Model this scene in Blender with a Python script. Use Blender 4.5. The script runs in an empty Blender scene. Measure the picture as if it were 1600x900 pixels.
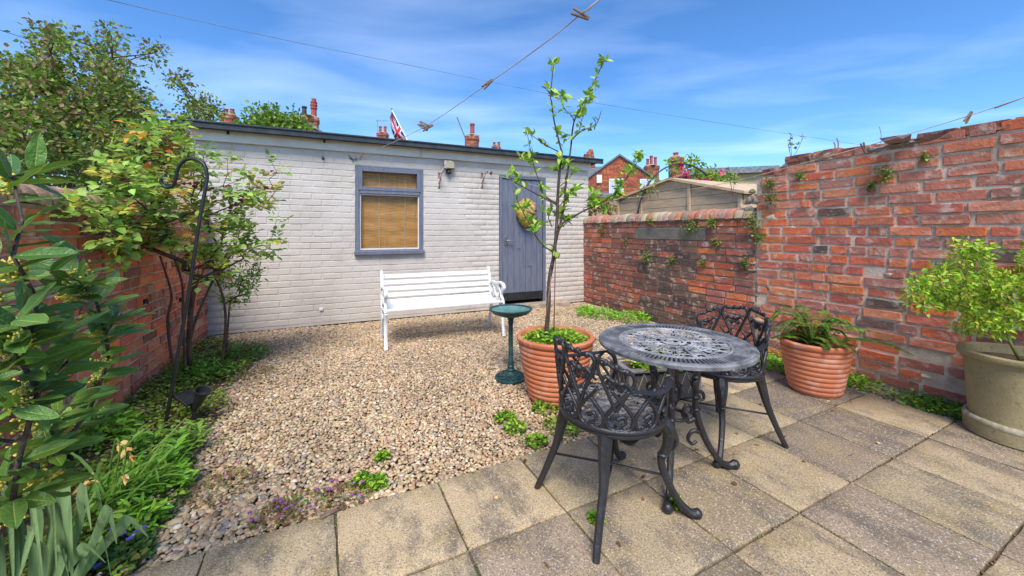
import bpy, bmesh, math, random
import numpy as np
from mathutils import Vector, Matrix

R = random.Random(7)
rng = np.random.default_rng(11)
scene = bpy.context.scene
COL = scene.collection
PI = math.pi

# ---------------------------------------------------------------- camera
F, CX, HY, H = 595.0, 800.0, 361.0, 1.2        # focal length and horizon of the photograph in pixels, eye height in metres
cd = bpy.data.cameras.new('camera')
cam = bpy.data.objects.new('camera', cd)
COL.objects.link(cam)
cd.sensor_width = 36.0
cd.lens = F / 1600 * 36
cd.shift_y = -(450 - HY) / 1600
cd.clip_start = 0.02
cd.clip_end = 3000
cam.location = (0, 0, H)
cam.rotation_euler = (PI / 2, 0, 0)
scene.camera = cam

# ---------------------------------------------------------------- sky and sun
SUN_DIR = Vector((-0.01, 0.57, -0.74)).normalized()     # the way the light travels: high sun behind the camera
w = bpy.data.worlds.new('World')
scene.world = w
w.use_nodes = True
wn, wl = w.node_tree.nodes, w.node_tree.links
wn.clear()
wo = wn.new('ShaderNodeOutputWorld')
bg = wn.new('ShaderNodeBackground')
sky = wn.new('ShaderNodeTexSky')
sky.sky_type = 'NISHITA'
sky.sun_disc = False
sky.sun_elevation = math.asin(-SUN_DIR.z)
sky.sun_rotation = math.atan2(-SUN_DIR.x, -SUN_DIR.y)
sky.altitude = 1300
sky.air_density = 1.0
sky.dust_density = 0.15
sky.ozone_density = 7.0
bg.inputs['Strength'].default_value = 0.10
# thin high cloud: noise on a flat layer overhead
tc = wn.new('ShaderNodeTexCoord')
sep = wn.new('ShaderNodeSeparateXYZ')
wl.new(tc.outputs['Generated'], sep.inputs[0])
mx = wn.new('ShaderNodeMath'); mx.operation = 'MAXIMUM'; mx.inputs[1].default_value = 0.06
wl.new(sep.outputs['Z'], mx.inputs[0])
dv = wn.new('ShaderNodeVectorMath'); dv.operation = 'DIVIDE'
cmb = wn.new('ShaderNodeCombineXYZ')
for i in range(3):
    wl.new(mx.outputs[0], cmb.inputs[i])
wl.new(tc.outputs['Generated'], dv.inputs[0])
wl.new(cmb.outputs[0], dv.inputs[1])
mp = wn.new('ShaderNodeMapping')
mp.inputs['Rotation'].default_value = (0, 0, math.radians(-35))
mp.inputs['Scale'].default_value = (0.42, 0.75, 1.0)
mp.inputs['Location'].default_value = (1.7, 0.4, 0)
wl.new(dv.outputs[0], mp.inputs['Vector'])
nz = wn.new('ShaderNodeTexNoise')
nz.inputs['Scale'].default_value = 1.5
nz.inputs['Detail'].default_value = 8
nz.inputs['Roughness'].default_value = 0.48
nz.inputs['Distortion'].default_value = 0.25
wl.new(mp.outputs[0], nz.inputs['Vector'])
mr = wn.new('ShaderNodeMapRange')
mr.inputs['From Min'].default_value = 0.46
mr.inputs['From Max'].default_value = 0.92
mr.inputs['To Max'].default_value = 0.26
wl.new(nz.outputs['Fac'], mr.inputs['Value'])
cm = wn.new('ShaderNodeMix'); cm.data_type = 'RGBA'
cm.inputs['B'].default_value = (7.4, 8.4, 10.0, 1)
wl.new(mr.outputs[0], cm.inputs['Factor'])
hs = wn.new('ShaderNodeHueSaturation'); hs.inputs['Saturation'].default_value = 1.12; hs.inputs['Value'].default_value = 1.08
wl.new(sky.outputs[0], hs.inputs['Color']); wl.new(hs.outputs[0], cm.inputs['A'])
wl.new(cm.outputs['Result'], bg.inputs['Color'])
wl.new(bg.outputs[0], wo.inputs[0])

sd = bpy.data.lights.new('sun', 'SUN')
sd.energy = 2.15
sd.angle = math.radians(28)
sd.color = (1.0, 0.95, 0.87)
sun = bpy.data.objects.new('sun', sd)
COL.objects.link(sun)
sun.rotation_euler = SUN_DIR.to_track_quat('-Z', 'Y').to_euler()
sun.location = (-3, -8, 14)

vs = scene.view_settings
vs.view_transform = 'Standard'
vs.look = 'None'
vs.gamma = 1
vs.use_curve_mapping = False
vs.exposure = 1.22

# ---------------------------------------------------------------- geometry of the place
def ray(px, py): return Vector(((px - CX) / F, 1.0, (HY - py) / F))
def gp(px, py, z=0.0):                      # pixel -> point on the level plane z
    d = ray(px, py); t = (z - H) / d.z
    return Vector((d.x * t, t, z))
def dp(px, py, Z):                          # pixel -> point at distance Z
    d = ray(px, py)
    return Vector((d.x * Z, Z, H + d.z * Z))
def pp(px, py, n, c):                       # pixel -> point on a plane n.P = c
    d = ray(px, py); t = (c - n.z * H) / n.dot(d)
    return Vector((d.x * t, t, H + d.z * t))
ANG = math.radians(24.4)                    # the shed's front runs this way
U = Vector((math.cos(ANG), math.sin(ANG), 0))
V = Vector((-math.sin(ANG), math.cos(ANG), 0))
O = gp(325, 524)                            # foot of the corner between left wall and shed
cS, cL = V.dot(O), U.dot(O)
cR = U.dot(pp(912, 470, V, cS))             # plane of the right wall
AR = cR - cL                                # its distance from the left wall
def shed_az(px, py):                        # pixel -> along, height on the shed front
    P = pp(px, py, V, cS); return U.dot(P - O), P.z
def rwall_xz(px, py, off=0.0):              # pixel -> distance from shed, height on the right wall
    P = pp(px, py, U, cR - off); return -V.dot(P - O), P.z
def W(a, b, z=0.0): return O + a * U - b * V + Vector((0, 0, z))
PA = math.radians(26.4)                     # paving grid
PT = Vector((math.cos(PA), math.sin(PA), 0)); PN = Vector((-math.sin(PA), math.cos(PA), 0))

# ---------------------------------------------------------------- materials
def lin(r, g, b):
    f = lambda c: c / 12.92 if c <= 0.04045 else ((c + 0.055) / 1.055) ** 2.4
    return (f(r / 255), f(g / 255), f(b / 255))
def mat(name, col=(0.5, 0.5, 0.5), src=None, rough=0.6, c2=None, ns=8.0, lo=0.4, hi=0.7, c3=None, ns3=60.0, lo3=0.55, hi3=0.7,
        bump=0.0, bs=60.0, metal=0.0, spec=0.5, trans=0.0, coat=0.0, stretch=(1, 1, 1), coords='Object', r2=None, tint=0.0):
    m = bpy.data.materials.new(name); m.use_nodes = True
    n, l = m.node_tree.nodes, m.node_tree.links
    b = n['Principled BSDF']; out = n['Material Output']
    t = n.new('ShaderNodeTexCoord'); mpn = n.new('ShaderNodeMapping')
    mpn.inputs['Scale'].default_value = stretch
    if coords == 'World':
        g = n.new('ShaderNodeNewGeometry'); l.new(g.outputs['Position'], mpn.inputs['Vector'])
    else:
        l.new(t.outputs[coords], mpn.inputs['Vector'])
    vec = mpn.outputs[0]
    if src == 'obj':
        oi = n.new('ShaderNodeObjectInfo'); cur = oi.outputs['Color']
    elif src == 'attr':
        at = n.new('ShaderNodeAttribute'); at.attribute_name = 'col'; cur = at.outputs['Color']
    else:
        rg = n.new('ShaderNodeRGB'); rg.outputs[0].default_value = (*col, 1); cur = rg.outputs[0]
    def noise(scale, detail=6, rgh=0.6):
        q = n.new('ShaderNodeTexNoise'); q.inputs['Scale'].default_value = scale
        q.inputs['Detail'].default_value = detail; q.inputs['Roughness'].default_value = rgh
        l.new(vec, q.inputs['Vector']); return q.outputs['Fac']
    def ranged(s, a, c):
        q = n.new('ShaderNodeMapRange'); q.inputs['From Min'].default_value = a; q.inputs['From Max'].default_value = c
        l.new(s, q.inputs['Value']); return q.outputs[0]
    fac1 = None
    for c, sc, a, z in ((c2, ns, lo, hi), (c3, ns3, lo3, hi3)):
        if c is None: continue
        fac = ranged(noise(sc), a, z)
        if fac1 is None: fac1 = fac
        k = n.new('ShaderNodeMix'); k.data_type = 'RGBA'
        if len(c) == 4:                          # (r,g,b,amount)
            mu = n.new('ShaderNodeMath'); mu.operation = 'MULTIPLY'; mu.inputs[1].default_value = c[3]
            l.new(fac, mu.inputs[0]); fac = mu.outputs[0]
        k.inputs['B'].default_value = (*c[:3], 1)
        l.new(fac, k.inputs['Factor']); l.new(cur, k.inputs['A']); cur = k.outputs['Result']
    l.new(cur, b.inputs['Base Color'])
    b.inputs['Roughness'].default_value = rough
    if r2 is not None and fac1 is not None:
        q = n.new('ShaderNodeMapRange'); q.inputs['To Min'].default_value = rough; q.inputs['To Max'].default_value = r2
        l.new(fac1, q.inputs['Value']); l.new(q.outputs[0], b.inputs['Roughness'])
    b.inputs['Metallic'].default_value = metal
    b.inputs['Specular IOR Level'].default_value = spec
    b.inputs['Coat Weight'].default_value = coat
    if bump:
        bn = n.new('ShaderNodeBump'); bn.inputs['Strength'].default_value = bump; bn.inputs['Distance'].default_value = 0.01
        l.new(noise(bs, 8, 0.65), bn.inputs['Height']); l.new(bn.outputs[0], b.inputs['Normal'])
    if trans:
        tr = n.new('ShaderNodeBsdfTranslucent'); ms = n.new('ShaderNodeMixShader'); ms.inputs[0].default_value = trans
        l.new(cur, tr.inputs['Color']); l.new(b.outputs[0], ms.inputs[1]); l.new(tr.outputs[0], ms.inputs[2])
        l.new(ms.outputs[0], out.inputs['Surface'])
    return m

MT = {}
MT['brick'] = mat('brick', src='obj', rough=0.85, c2=(0.28, 0.12, 0.08, 0.45), ns=14, lo=0.48, hi=0.70, c3=(0.66, 0.48, 0.37, 0.75), ns3=12, lo3=0.54, hi3=0.68, bump=1.0, bs=48, coords='World')
MT['brick_far'] = mat('brick_far', src='attr', rough=0.85, c2=(0.12, 0.06, 0.05, 0.6), ns=9, lo=0.5, hi=0.75, bump=0.5, bs=50, coords='World')
MT['mortar'] = mat('mortar', lin(222, 200, 174), rough=0.95, c2=(*lin(176, 152, 128), 1), ns=9, lo=0.45, hi=0.7, c3=(*lin(100, 104, 62), 0.6), ns3=3, lo3=0.58, hi3=0.75, bump=0.9, bs=70, coords='World')
MT['old_mortar'] = mat('old_mortar', lin(182, 162, 140), rough=0.95, c2=(*lin(128, 112, 98), 1), ns=12, c3=(*lin(112, 116, 60), 0.7), ns3=7, lo3=0.52, hi3=0.68, bump=1.0, bs=45, coords='World')
MT['painted_brick'] = mat('painted_brick', lin(203, 193, 181), rough=0.62, c2=(*lin(185, 174, 161), 0.8), ns=2.2, lo=0.42, hi=0.68, c3=(*lin(154, 143, 132), 0.5), ns3=34, lo3=0.6, hi3=0.76, bump=0.5, bs=90, coords='World')
MT['white_paint'] = mat('white_paint', lin(228, 222, 214), rough=0.55, c2=(*lin(205, 194, 182), 0.8), ns=3, bump=0.2, bs=60)
MT['bench_white'] = mat('bench_white', lin(232, 232, 230), rough=0.45, c2=(*lin(206, 204, 198), 0.8), ns=7, c3=(*lin(176, 166, 150), 0.5), ns3=30, lo3=0.62, hi3=0.74, bump=0.2, bs=50, stretch=(.35, 1, 1))
MT['roof_felt'] = mat('roof_felt', lin(42, 50, 58), rough=0.8, c2=(*lin(64, 70, 74), 1), ns=10, bump=0.4, bs=90)
MT['blue_paint'] = mat('blue_paint', lin(110, 114, 128), rough=0.55, c2=(*lin(90, 94, 106), 0.9), ns=5, c3=(*lin(150, 156, 166), 0.5), ns3=22, lo3=0.62, hi3=0.75, bump=0.25, bs=30, stretch=(6, 6, 1))
MT['black_plastic'] = mat('black_plastic', (0.012, 0.012, 0.014), rough=0.45, c2=(0.03, 0.03, 0.03, 1), ns=14)
MT['black_iron'] = mat('black_iron', (0.018, 0.017, 0.019), rough=0.36, c2=(0.032, 0.026, 0.025, 1), ns=16, lo=0.5, hi=0.72, c3=(0.16, 0.15, 0.155, 0.45), ns3=60, lo3=0.62, hi3=0.75, bump=0.35, bs=80, r2=0.6, spec=0.6, coords='World')
MT['worn_sheen_iron'] = mat('worn_sheen_iron', (0.22, 0.215, 0.22), rough=0.5, c2=(0.56, 0.54, 0.52, 1), ns=12, lo=0.45, hi=0.68, c3=(0.30, 0.29, 0.24, 0.6), ns3=60, lo3=0.55, hi3=0.72, bump=0.4, bs=90, r2=0.7, coords='World')  # worn grey metal, with some sky reflection mixed into the pale colour
MT['rim_iron'] = mat('rim_iron', (0.10, 0.098, 0.102), rough=0.45, c2=(0.27, 0.262, 0.26, 1), ns=14, lo=0.45, hi=0.7, c3=(0.34, 0.33, 0.30, 0.5), ns3=70, lo3=0.58, hi3=0.72, bump=0.3, bs=90, r2=0.65, coords='World')
MT['seat_iron'] = mat('seat_iron', (0.06, 0.057, 0.06), rough=0.45, c2=(0.24, 0.225, 0.22, 1), ns=18, lo=0.42, hi=0.66, bump=0.4, bs=90, coords='World')
MT['verdigris'] = mat('verdigris', lin(34, 66, 68), rough=0.45, c2=(*lin(70, 110, 106), 0.8), ns=14, lo=0.5, hi=0.75, bump=0.3, bs=50)
MT['bath_basin'] = mat('bath_basin', lin(82, 126, 118), rough=0.4, c2=(*lin(128, 164, 150), 0.9), ns=9, bump=0.15, bs=50)
MT['terracotta'] = mat('terracotta', lin(206, 122, 82), rough=0.75, c2=(*lin(188, 104, 68), 0.9), ns=4, lo=0.4, hi=0.65, c3=(*lin(230, 186, 158), 0.6), ns3=7, lo3=0.5, hi3=0.70, bump=0.25, bs=110)
MT['stoneware'] = mat('stoneware', lin(166, 148, 106), rough=0.7, c2=(*lin(132, 118, 80), 0.9), ns=4, c3=(*lin(70, 62, 44), 0.6), ns3=55, lo3=0.58, hi3=0.7, bump=0.35, bs=70)
MT['pewter'] = mat('pewter', lin(160, 154, 148), rough=0.5, c2=(*lin(98, 94, 90), 0.8), ns=10, metal=0.3, bump=0.2, bs=60)
MT['dark_panel'] = mat('dark_panel', lin(84, 78, 74), rough=0.6, c2=(*lin(84, 78, 74), 0.8), ns=9)
MT['slab'] = None
MT['pebble'] = mat('pebble', src='attr', rough=0.6, c2=(0.30, 0.22, 0.15, 0.35), ns=70, lo=0.5, hi=0.75, coords='World')
MT['grit'] = mat('grit', lin(150, 122, 92), rough=0.95, c2=(*lin(92, 74, 56), 1), ns=60, lo=0.4, hi=0.6, bump=1.0, bs=90, coords='World')
MT['soil'] = mat('soil', lin(84, 66, 50), rough=0.95, c2=(*lin(120, 98, 74), 1), ns=30, c3=(*lin(80, 96, 44), 0.7), ns3=9, lo3=0.5, hi3=0.65, bump=1.0, bs=40, coords='World')
MT['grass_far'] = mat('grass_far', lin(92, 104, 62), rough=0.95, c2=(*lin(120, 108, 84), 1), ns=0.3, coords='World')
MT['leaf'] = mat('leaf', src='attr', rough=0.5, trans=0.32, spec=0.4)
MT['leaf_gloss'] = mat('leaf_gloss', src='attr', rough=0.34, trans=0.12, spec=0.6, coat=0.15, bump=0.15, bs=60)
MT['petal'] = mat('petal', src='attr', rough=0.6, trans=0.3)
MT['bark'] = mat('bark', lin(104, 82, 66), rough=0.9, c2=(*lin(66, 52, 44), 1), ns=26, bump=0.7, bs=60, stretch=(1, 1, 0.3))
MT['bark_dark'] = mat('bark_dark', lin(84, 66, 60), rough=0.85, c2=(*lin(56, 42, 40), 1), ns=30, c3=(*lin(130, 122, 106), 0.6), ns3=40, bump=0.5, bs=60)
MT['stem_green'] = mat('stem_green', lin(98, 118, 52), rough=0.6, c2=(*lin(120, 86, 52), 0.8), ns=12)
MT['cane'] = mat('cane', lin(130, 94, 66), rough=0.7, c2=(*lin(98, 66, 46), 1), ns=20)
MT['timber'] = mat('timber', lin(214, 186, 148), rough=0.8, c2=(*lin(182, 150, 116), 0.9), ns=3, c3=(*lin(98, 78, 60), 0.6), ns3=9, lo3=0.58, hi3=0.72, bump=0.3, bs=20, stretch=(1, 1, 7))
MT['peg_wood'] = mat('peg_wood', lin(138, 112, 92), rough=0.8, c2=(*lin(84, 64, 54), 1), ns=30)
MT['rope'] = mat('rope', lin(198, 178, 158), rough=0.8, c2=(*lin(120, 88, 78), 1), ns=4)
MT['wire'] = mat('wire', lin(60, 62, 74), rough=0.6, c2=(*lin(150, 156, 176), 1), ns=0.25, lo=0.45, hi=0.6)  # pale stretches paint light catching the cable into its colour
MT['slate'] = mat('slate', lin(112, 116, 122), rough=0.7, c2=(*lin(90, 94, 98), 1), ns=4, bump=0.2, bs=10)
MT['cream_render'] = mat('cream_render', lin(206, 184, 150), rough=0.8, c2=(*lin(186, 160, 126), 1), ns=2)
MT['clay_pot'] = mat('clay_pot', lin(176, 84, 62), rough=0.8, c2=(*lin(136, 64, 50), 1), ns=6)
MT['house_brick'] = mat('house_brick', src='attr', rough=0.85, c2=(*lin(110, 60, 46), 0.7), ns=3, lo=0.45, hi=0.65, coords='World')
MT['house_mortar'] = mat('house_mortar', lin(172, 138, 116), rough=0.9)
MT['metal_grey'] = mat('metal_grey', lin(150, 150, 150), rough=0.45, metal=0.8, c2=(*lin(110, 104, 98), 1), ns=20)
MT['rusty'] = mat('rusty', lin(128, 96, 80), rough=0.8, c2=(*lin(210, 204, 198), 1), ns=18, lo=0.45, hi=0.6)
MT['net'] = mat('net', lin(176, 172, 168), rough=0.6)

def glass(name, rough=0.02, tint=(0.95, 0.97, 0.97)):
    m = bpy.data.materials.new(name); m.use_nodes = True
    n, l = m.node_tree.nodes, m.node_tree.links
    n.clear()
    out = n.new('ShaderNodeOutputMaterial'); tr = n.new('ShaderNodeBsdfTransparent'); gl = n.new('ShaderNodeBsdfGlossy')
    tr.inputs['Color'].default_value = (*tint, 1); gl.inputs['Roughness'].default_value = rough
    fr = n.new('ShaderNodeLayerWeight'); fr.inputs['Blend'].default_value = 0.12
    ms = n.new('ShaderNodeMixShader')
    l.new(fr.outputs[0], ms.inputs[0]); l.new(tr.outputs[0], ms.inputs[1]); l.new(gl.outputs[0], ms.inputs[2]); l.new(ms.outputs[0], out.inputs[0])
    return m
MT['glass'] = glass('glass')

def slab_material():
    m = bpy.data.materials.new('concrete_slab'); m.use_nodes = True
    n, l = m.node_tree.nodes, m.node_tree.links
    b = n['Principled BSDF']
    g = n.new('ShaderNodeNewGeometry'); oi = n.new('ShaderNodeObjectInfo')
    ad = n.new('ShaderNodeVectorMath'); ad.operation = 'ADD'
    sc = n.new('ShaderNodeVectorMath'); sc.operation = 'SCALE'; sc.inputs['Scale'].default_value = 37.0
    cb = n.new('ShaderNodeCombineXYZ')
    for i in range(3): l.new(oi.outputs['Random'], cb.inputs[i])
    l.new(cb.outputs[0], sc.inputs[0]); l.new(g.outputs['Position'], ad.inputs[0]); l.new(sc.outputs[0], ad.inputs[1])
    rot = n.new('ShaderNodeMapping'); rot.vector_type = 'POINT'; rot.inputs['Rotation'].default_value = (0, 0, -PA)
    l.new(ad.outputs[0], rot.inputs['Vector'])
    st = n.new('ShaderNodeMapping'); st.inputs['Scale'].default_value = (1.5, 0.8, 1)
    l.new(rot.outputs[0], st.inputs['Vector'])
    def noise(vec, scale, detail, rg=0.6):
        q = n.new('ShaderNodeTexNoise'); q.inputs['Scale'].default_value = scale; q.inputs['Detail'].default_value = detail
        q.inputs['Roughness'].default_value = rg; l.new(vec, q.inputs['Vector']); return q.outputs['Fac']
    def rng_(s, a, c, t0=0.0, t1=1.0):
        q = n.new('ShaderNodeMapRange'); q.inputs['From Min'].default_value = a; q.inputs['From Max'].default_value = c
        q.inputs['To Min'].default_value = t0; q.inputs['To Max'].default_value = t1
        l.new(s, q.inputs['Value']); return q.outputs[0]
    def mix(f, a, c):
        k = n.new('ShaderNodeMix'); k.data_type = 'RGBA'; l.new(f, k.inputs['Factor'])
        if isinstance(a, tuple): k.inputs['A'].default_value = (*a, 1)
        else: l.new(a, k.inputs['A'])
        k.inputs['B'].default_value = (*c, 1); return k.outputs['Result']
    c = oi.outputs['Color']
    c = mix(rng_(noise(st.outputs[0], 3.6, 11, 0.72), 0.47, 0.60, 0, 0.75), c, lin(98, 88, 78))
    c = mix(rng_(noise(g.outputs['Position'], 6.5, 6), 0.52, 0.68, 0, 0.55), c, lin(172, 148, 92))
    c = mix(rng_(noise(g.outputs['Position'], 150, 3, 0.7), 0.50, 0.62, 0, 0.7), c, lin(84, 74, 66))
    c = mix(rng_(noise(rot.outputs[0], 120, 3, 0.7), 0.55, 0.66, 0, 0.75), c, lin(222, 204, 178))
    vo = n.new('ShaderNodeTexVoronoi'); vo.inputs['Scale'].default_value = 130; l.new(g.outputs['Position'], vo.inputs['Vector'])
    c = mix(rng_(vo.outputs['Distance'], 0.14, 0.07, 0, 0.35), c, lin(222, 210, 190))
    l.new(c, b.inputs['Base Color'])
    b.inputs['Roughness'].default_value = 0.85
    bp = n.new('ShaderNodeBump'); bp.inputs['Strength'].default_value = 0.55; bp.inputs['Distance'].default_value = 0.006
    l.new(noise(g.outputs['Position'], 130, 5, 0.7), bp.inputs['Height']); l.new(bp.outputs[0], b.inputs['Normal'])
    return m
MT['slab'] = slab_material()

def bamboo_material():
    m = bpy.data.materials.new('bamboo_blind'); m.use_nodes = True
    n, l = m.node_tree.nodes, m.node_tree.links
    b = n['Principled BSDF']
    t = n.new('ShaderNodeTexCoord')
    st = n.new('ShaderNodeMapping'); st.inputs['Scale'].default_value = (3, 1, 90); l.new(t.outputs['Object'], st.inputs['Vector'])
    q = n.new('ShaderNodeTexNoise'); q.inputs['Scale'].default_value = 2.2; q.inputs['Detail'].default_value = 4; l.new(st.outputs[0], q.inputs['Vector'])
    cr = n.new('ShaderNodeValToRGB')
    e = cr.color_ramp.elements
    e[0].position = 0.3; e[0].color = (*lin(150, 92, 36), 1); e[1].position = 0.72; e[1].color = (*lin(232, 176, 100), 1)
    k = cr.color_ramp.elements.new(0.5); k.color = (*lin(206, 140, 62), 1)
    l.new(q.outputs['Fac'], cr.inputs[0]); l.new(cr.outputs[0], b.inputs['Base Color'])
    b.inputs['Roughness'].default_value = 0.6
    bp = n.new('ShaderNodeBump'); bp.inputs['Strength'].default_value = 0.6; bp.inputs['Distance'].default_value = 0.004
    l.new(q.outputs['Fac'], bp.inputs['Height']); l.new(bp.outputs[0], b.inputs['Normal'])
    return m
MT['bamboo'] = bamboo_material()

# ---------------------------------------------------------------- helpers
def thing(name, label, cat, loc=(0, 0, 0), rotz=0.0, group=None):
    o = bpy.data.objects.new(name, None); COL.objects.link(o)
    o.empty_display_size = 0.1
    o.location = loc; o.rotation_euler = (0, 0, rotz)
    o['label'] = label; o['category'] = cat
    if group: o['group'] = group
    return o
def tag(o, label, cat, group=None):
    o['label'] = label; o['category'] = cat
    if group: o['group'] = group
    return o
def link(name, me, parent=None, loc=(0, 0, 0), rot=(0, 0, 0), scale=(1, 1, 1), color=None):
    o = bpy.data.objects.new(name, me); COL.objects.link(o)
    if parent is not None: o.parent = parent
    o.location = loc; o.rotation_euler = rot; o.scale = scale
    if color is not None: o.color = (*color[:3], 1)
    return o
def copy_tree(o, parent=None):
    c = o.copy(); COL.objects.link(c); c.parent = parent
    for ch in list(o.children): copy_tree(ch, c)
    return c

def crom(pts, k=5, closed=False):              # smooth curve through points
    P = [Vector(p) for p in pts]; n = len(P); out = []
    for i in range(n if closed else n - 1):
        if closed: a, b, c, d = P[i - 1], P[i], P[(i + 1) % n], P[(i + 2) % n]
        else: a, b, c, d = P[max(i - 1, 0)], P[i], P[i + 1], P[min(i + 2, n - 1)]
        for j in range(k):
            t = j / k
            out.append(0.5 * ((2 * b) + (c - a) * t + (2 * a - 5 * b + 4 * c - d) * t * t + (3 * b - a - 3 * c + d) * t ** 3))
    if not closed: out.append(P[-1])
    return out

class MB:
    def __init__(self): self.v = []; self.f = []; self.c = None
    def add(self, vs, fs):
        k = len(self.v); self.v += [tuple(p) for p in vs]; self.f += [tuple(i + k for i in f) for f in fs]; return self
    def box(self, x0, x1, y0, y1, z0, z1, m=None):
        p = [(x, y, z) for z in (z0, z1) for y in (y0, y1) for x in (x0, x1)]
        if m is not None: p = [m @ Vector(q) for q in p]
        return self.add(p, [(0, 2, 3, 1), (4, 5, 7, 6), (0, 1, 5, 4), (2, 6, 7, 3), (0, 4, 6, 2), (1, 3, 7, 5)])
    def bbox(self, x0, x1, y0, y1, z0, z1, e=0.004, m=None):   # box with chamfered edges
        vs, xs, ys, zs = [], (x0, x1), (y0, y1), (z0, z1)
        for i in (0, 1):
            for j in (0, 1):
                for k in (0, 1):
                    sx, sy, sz = (e, -e)[i], (e, -e)[j], (e, -e)[k]
                    vs += [(xs[i], ys[j] + sy, zs[k] + sz), (xs[i] + sx, ys[j], zs[k] + sz), (xs[i] + sx, ys[j] + sy, zs[k])]
        if m is not None: vs = [m @ Vector(q) for q in vs]
        q = lambda i, j, k, a: (i * 4 + j * 2 + k) * 3 + a
        fs = []
        for i in (0, 1):
            f = [q(i, 0, 0, 0), q(i, 1, 0, 0), q(i, 1, 1, 0), q(i, 0, 1, 0)]; fs.append(f if i else f[::-1])
            f = [q(0, i, 0, 1), q(1, i, 0, 1), q(1, i, 1, 1), q(0, i, 1, 1)]; fs.append(f[::-1] if i else f)
            f = [q(0, 0, i, 2), q(1, 0, i, 2), q(1, 1, i, 2), q(0, 1, i, 2)]; fs.append(f if i else f[::-1])
            for j in (0, 1):
                fs.append([q(i, j, 0, 0), q(i, j, 1, 0), q(i, j, 1, 1), q(i, j, 0, 1)])
                fs.append([q(i, 0, j, 0), q(i, 1, j, 0), q(i, 1, j, 2), q(i, 0, j, 2)])
                fs.append([q(0, i, j, 1), q(1, i, j, 1), q(1, i, j, 2), q(0, i, j, 2)])
                for k in (0, 1): fs.append([q(i, j, k, 0), q(i, j, k, 1), q(i, j, k, 2)])
        return self.add(vs, fs)
    def tube(self, pts, r, n=6, closed=False, flat=1.0, up=None):
        P = [Vector(p) for p in pts]; N = len(P)
        rr = [r] * N if not hasattr(r, '__len__') else [r[min(len(r) - 1, int(i * (len(r) - 1) / max(N - 1, 1) + 1e-6))] if len(r) != N else r[i] for i in range(N)]
        if hasattr(r, '__len__') and len(r) != N:
            rr = [float(np.interp(i / (N - 1), np.linspace(0, 1, len(r)), r)) for i in range(N)]
        vs, fs = [], []
        prev = None
        for i in range(N):
            if closed: t = P[(i + 1) % N] - P[i - 1]
            else: t = P[min(i + 1, N - 1)] - P[max(i - 1, 0)]
            t = t.normalized() if t.length > 1e-9 else Vector((0, 0, 1))
            if up is not None: a = Vector(up)
            elif prev is not None: a = prev
            else: a = Vector((0, 0, 1)) if abs(t.z) < 0.9 else Vector((1, 0, 0))
            x = a - t * a.dot(t)
            if x.length < 1e-6: x = t.orthogonal()
            x.normalize(); y = t.cross(x); prev = x
            for j in range(n):
                th = 2 * PI * (j + 0.5) / n
                vs.append(P[i] + x * (math.cos(th) * rr[i] * flat) + y * (math.sin(th) * rr[i]))
        for i in range(N if closed else N - 1):
            i2 = (i + 1) % N
            for j in range(n):
                fs.append((i * n + j, i * n + (j + 1) % n, i2 * n + (j + 1) % n, i2 * n + j))
        if not closed:
            fs.append(tuple(range(n))[::-1]); fs.append(tuple(range((N - 1) * n, N * n)))
        return self.add(vs, fs)
    def lathe(self, prof, n=32, c=(0, 0, 0), cap=True):
        vs, fs = [], []
        for r, z in prof:
            for j in range(n):
                t = 2 * PI * j / n; vs.append((c[0] + r * math.cos(t), c[1] + r * math.sin(t), c[2] + z))
        for i in range(len(prof) - 1):
            for j in range(n): fs.append((i * n + j, i * n + (j + 1) % n, (i + 1) * n + (j + 1) % n, (i + 1) * n + j))
        if cap:
            if prof[0][0] > 1e-4: fs.append(tuple(range(n))[::-1])
            if prof[-1][0] > 1e-4: fs.append(tuple(range((len(prof) - 1) * n, len(prof) * n)))
        return self.add(vs, fs)
    def prism(self, poly, y0, y1, m=None):          # outline in x,z pushed along y
        n = len(poly)
        vs = [(x, y0, z) for x, z in poly] + [(x, y1, z) for x, z in poly]
        if m is not None: vs = [m @ Vector(q) for q in vs]
        fs = [tuple(range(n)), tuple(range(n, 2 * n))[::-1]] + [(i, i + n, (i + 1) % n + n, (i + 1) % n) for i in range(n)]
        return self.add(vs, fs)
    def ball(self, c, r, n=8, m=6, s=(1, 1, 1)):
        vs = [(c[0], c[1], c[2] - r * s[2])]
        for i in range(1, m):
            a = PI * i / m - PI / 2
            for j in range(n):
                t = 2 * PI * j / n
                vs.append((c[0] + r * s[0] * math.cos(a) * math.cos(t), c[1] + r * s[1] * math.cos(a) * math.sin(t), c[2] + r * s[2] * math.sin(a)))
        vs.append((c[0], c[1], c[2] + r * s[2])); L = len(vs) - 1
        fs = [(0, 1 + (j + 1) % n, 1 + j) for j in range(n)]
        for i in range(m - 2):
            for j in range(n): fs.append((1 + i * n + j, 1 + i * n + (j + 1) % n, 1 + (i + 1) * n + (j + 1) % n, 1 + (i + 1) * n + j))
        fs += [(L, L - n + j, L - n + (j + 1) % n) for j in range(n)]
        return self.add(vs, fs)
    def mesh(self, name, m, smooth=False, fix=True):
        me = bpy.data.meshes.new(name); me.from_pydata(self.v, [], self.f)
        if fix:
            b = bmesh.new(); b.from_mesh(me); bmesh.ops.recalc_face_normals(b, faces=b.faces); b.to_mesh(me); b.free()
        if m is not None: me.materials.append(MT[m] if isinstance(m, str) else m)
        if smooth == 'auto':
            me.polygons.foreach_set('use_smooth', [True] * len(me.polygons))
            me.set_sharp_from_angle(angle=math.radians(40))
        elif smooth: me.polygons.foreach_set('use_smooth', [True] * len(me.polygons))
        return me
    def build(self, name, m, parent=None, smooth=False, loc=(0, 0, 0), rot=(0, 0, 0)):
        return link(name, self.mesh(name, m, smooth), parent, loc, rot)

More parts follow.
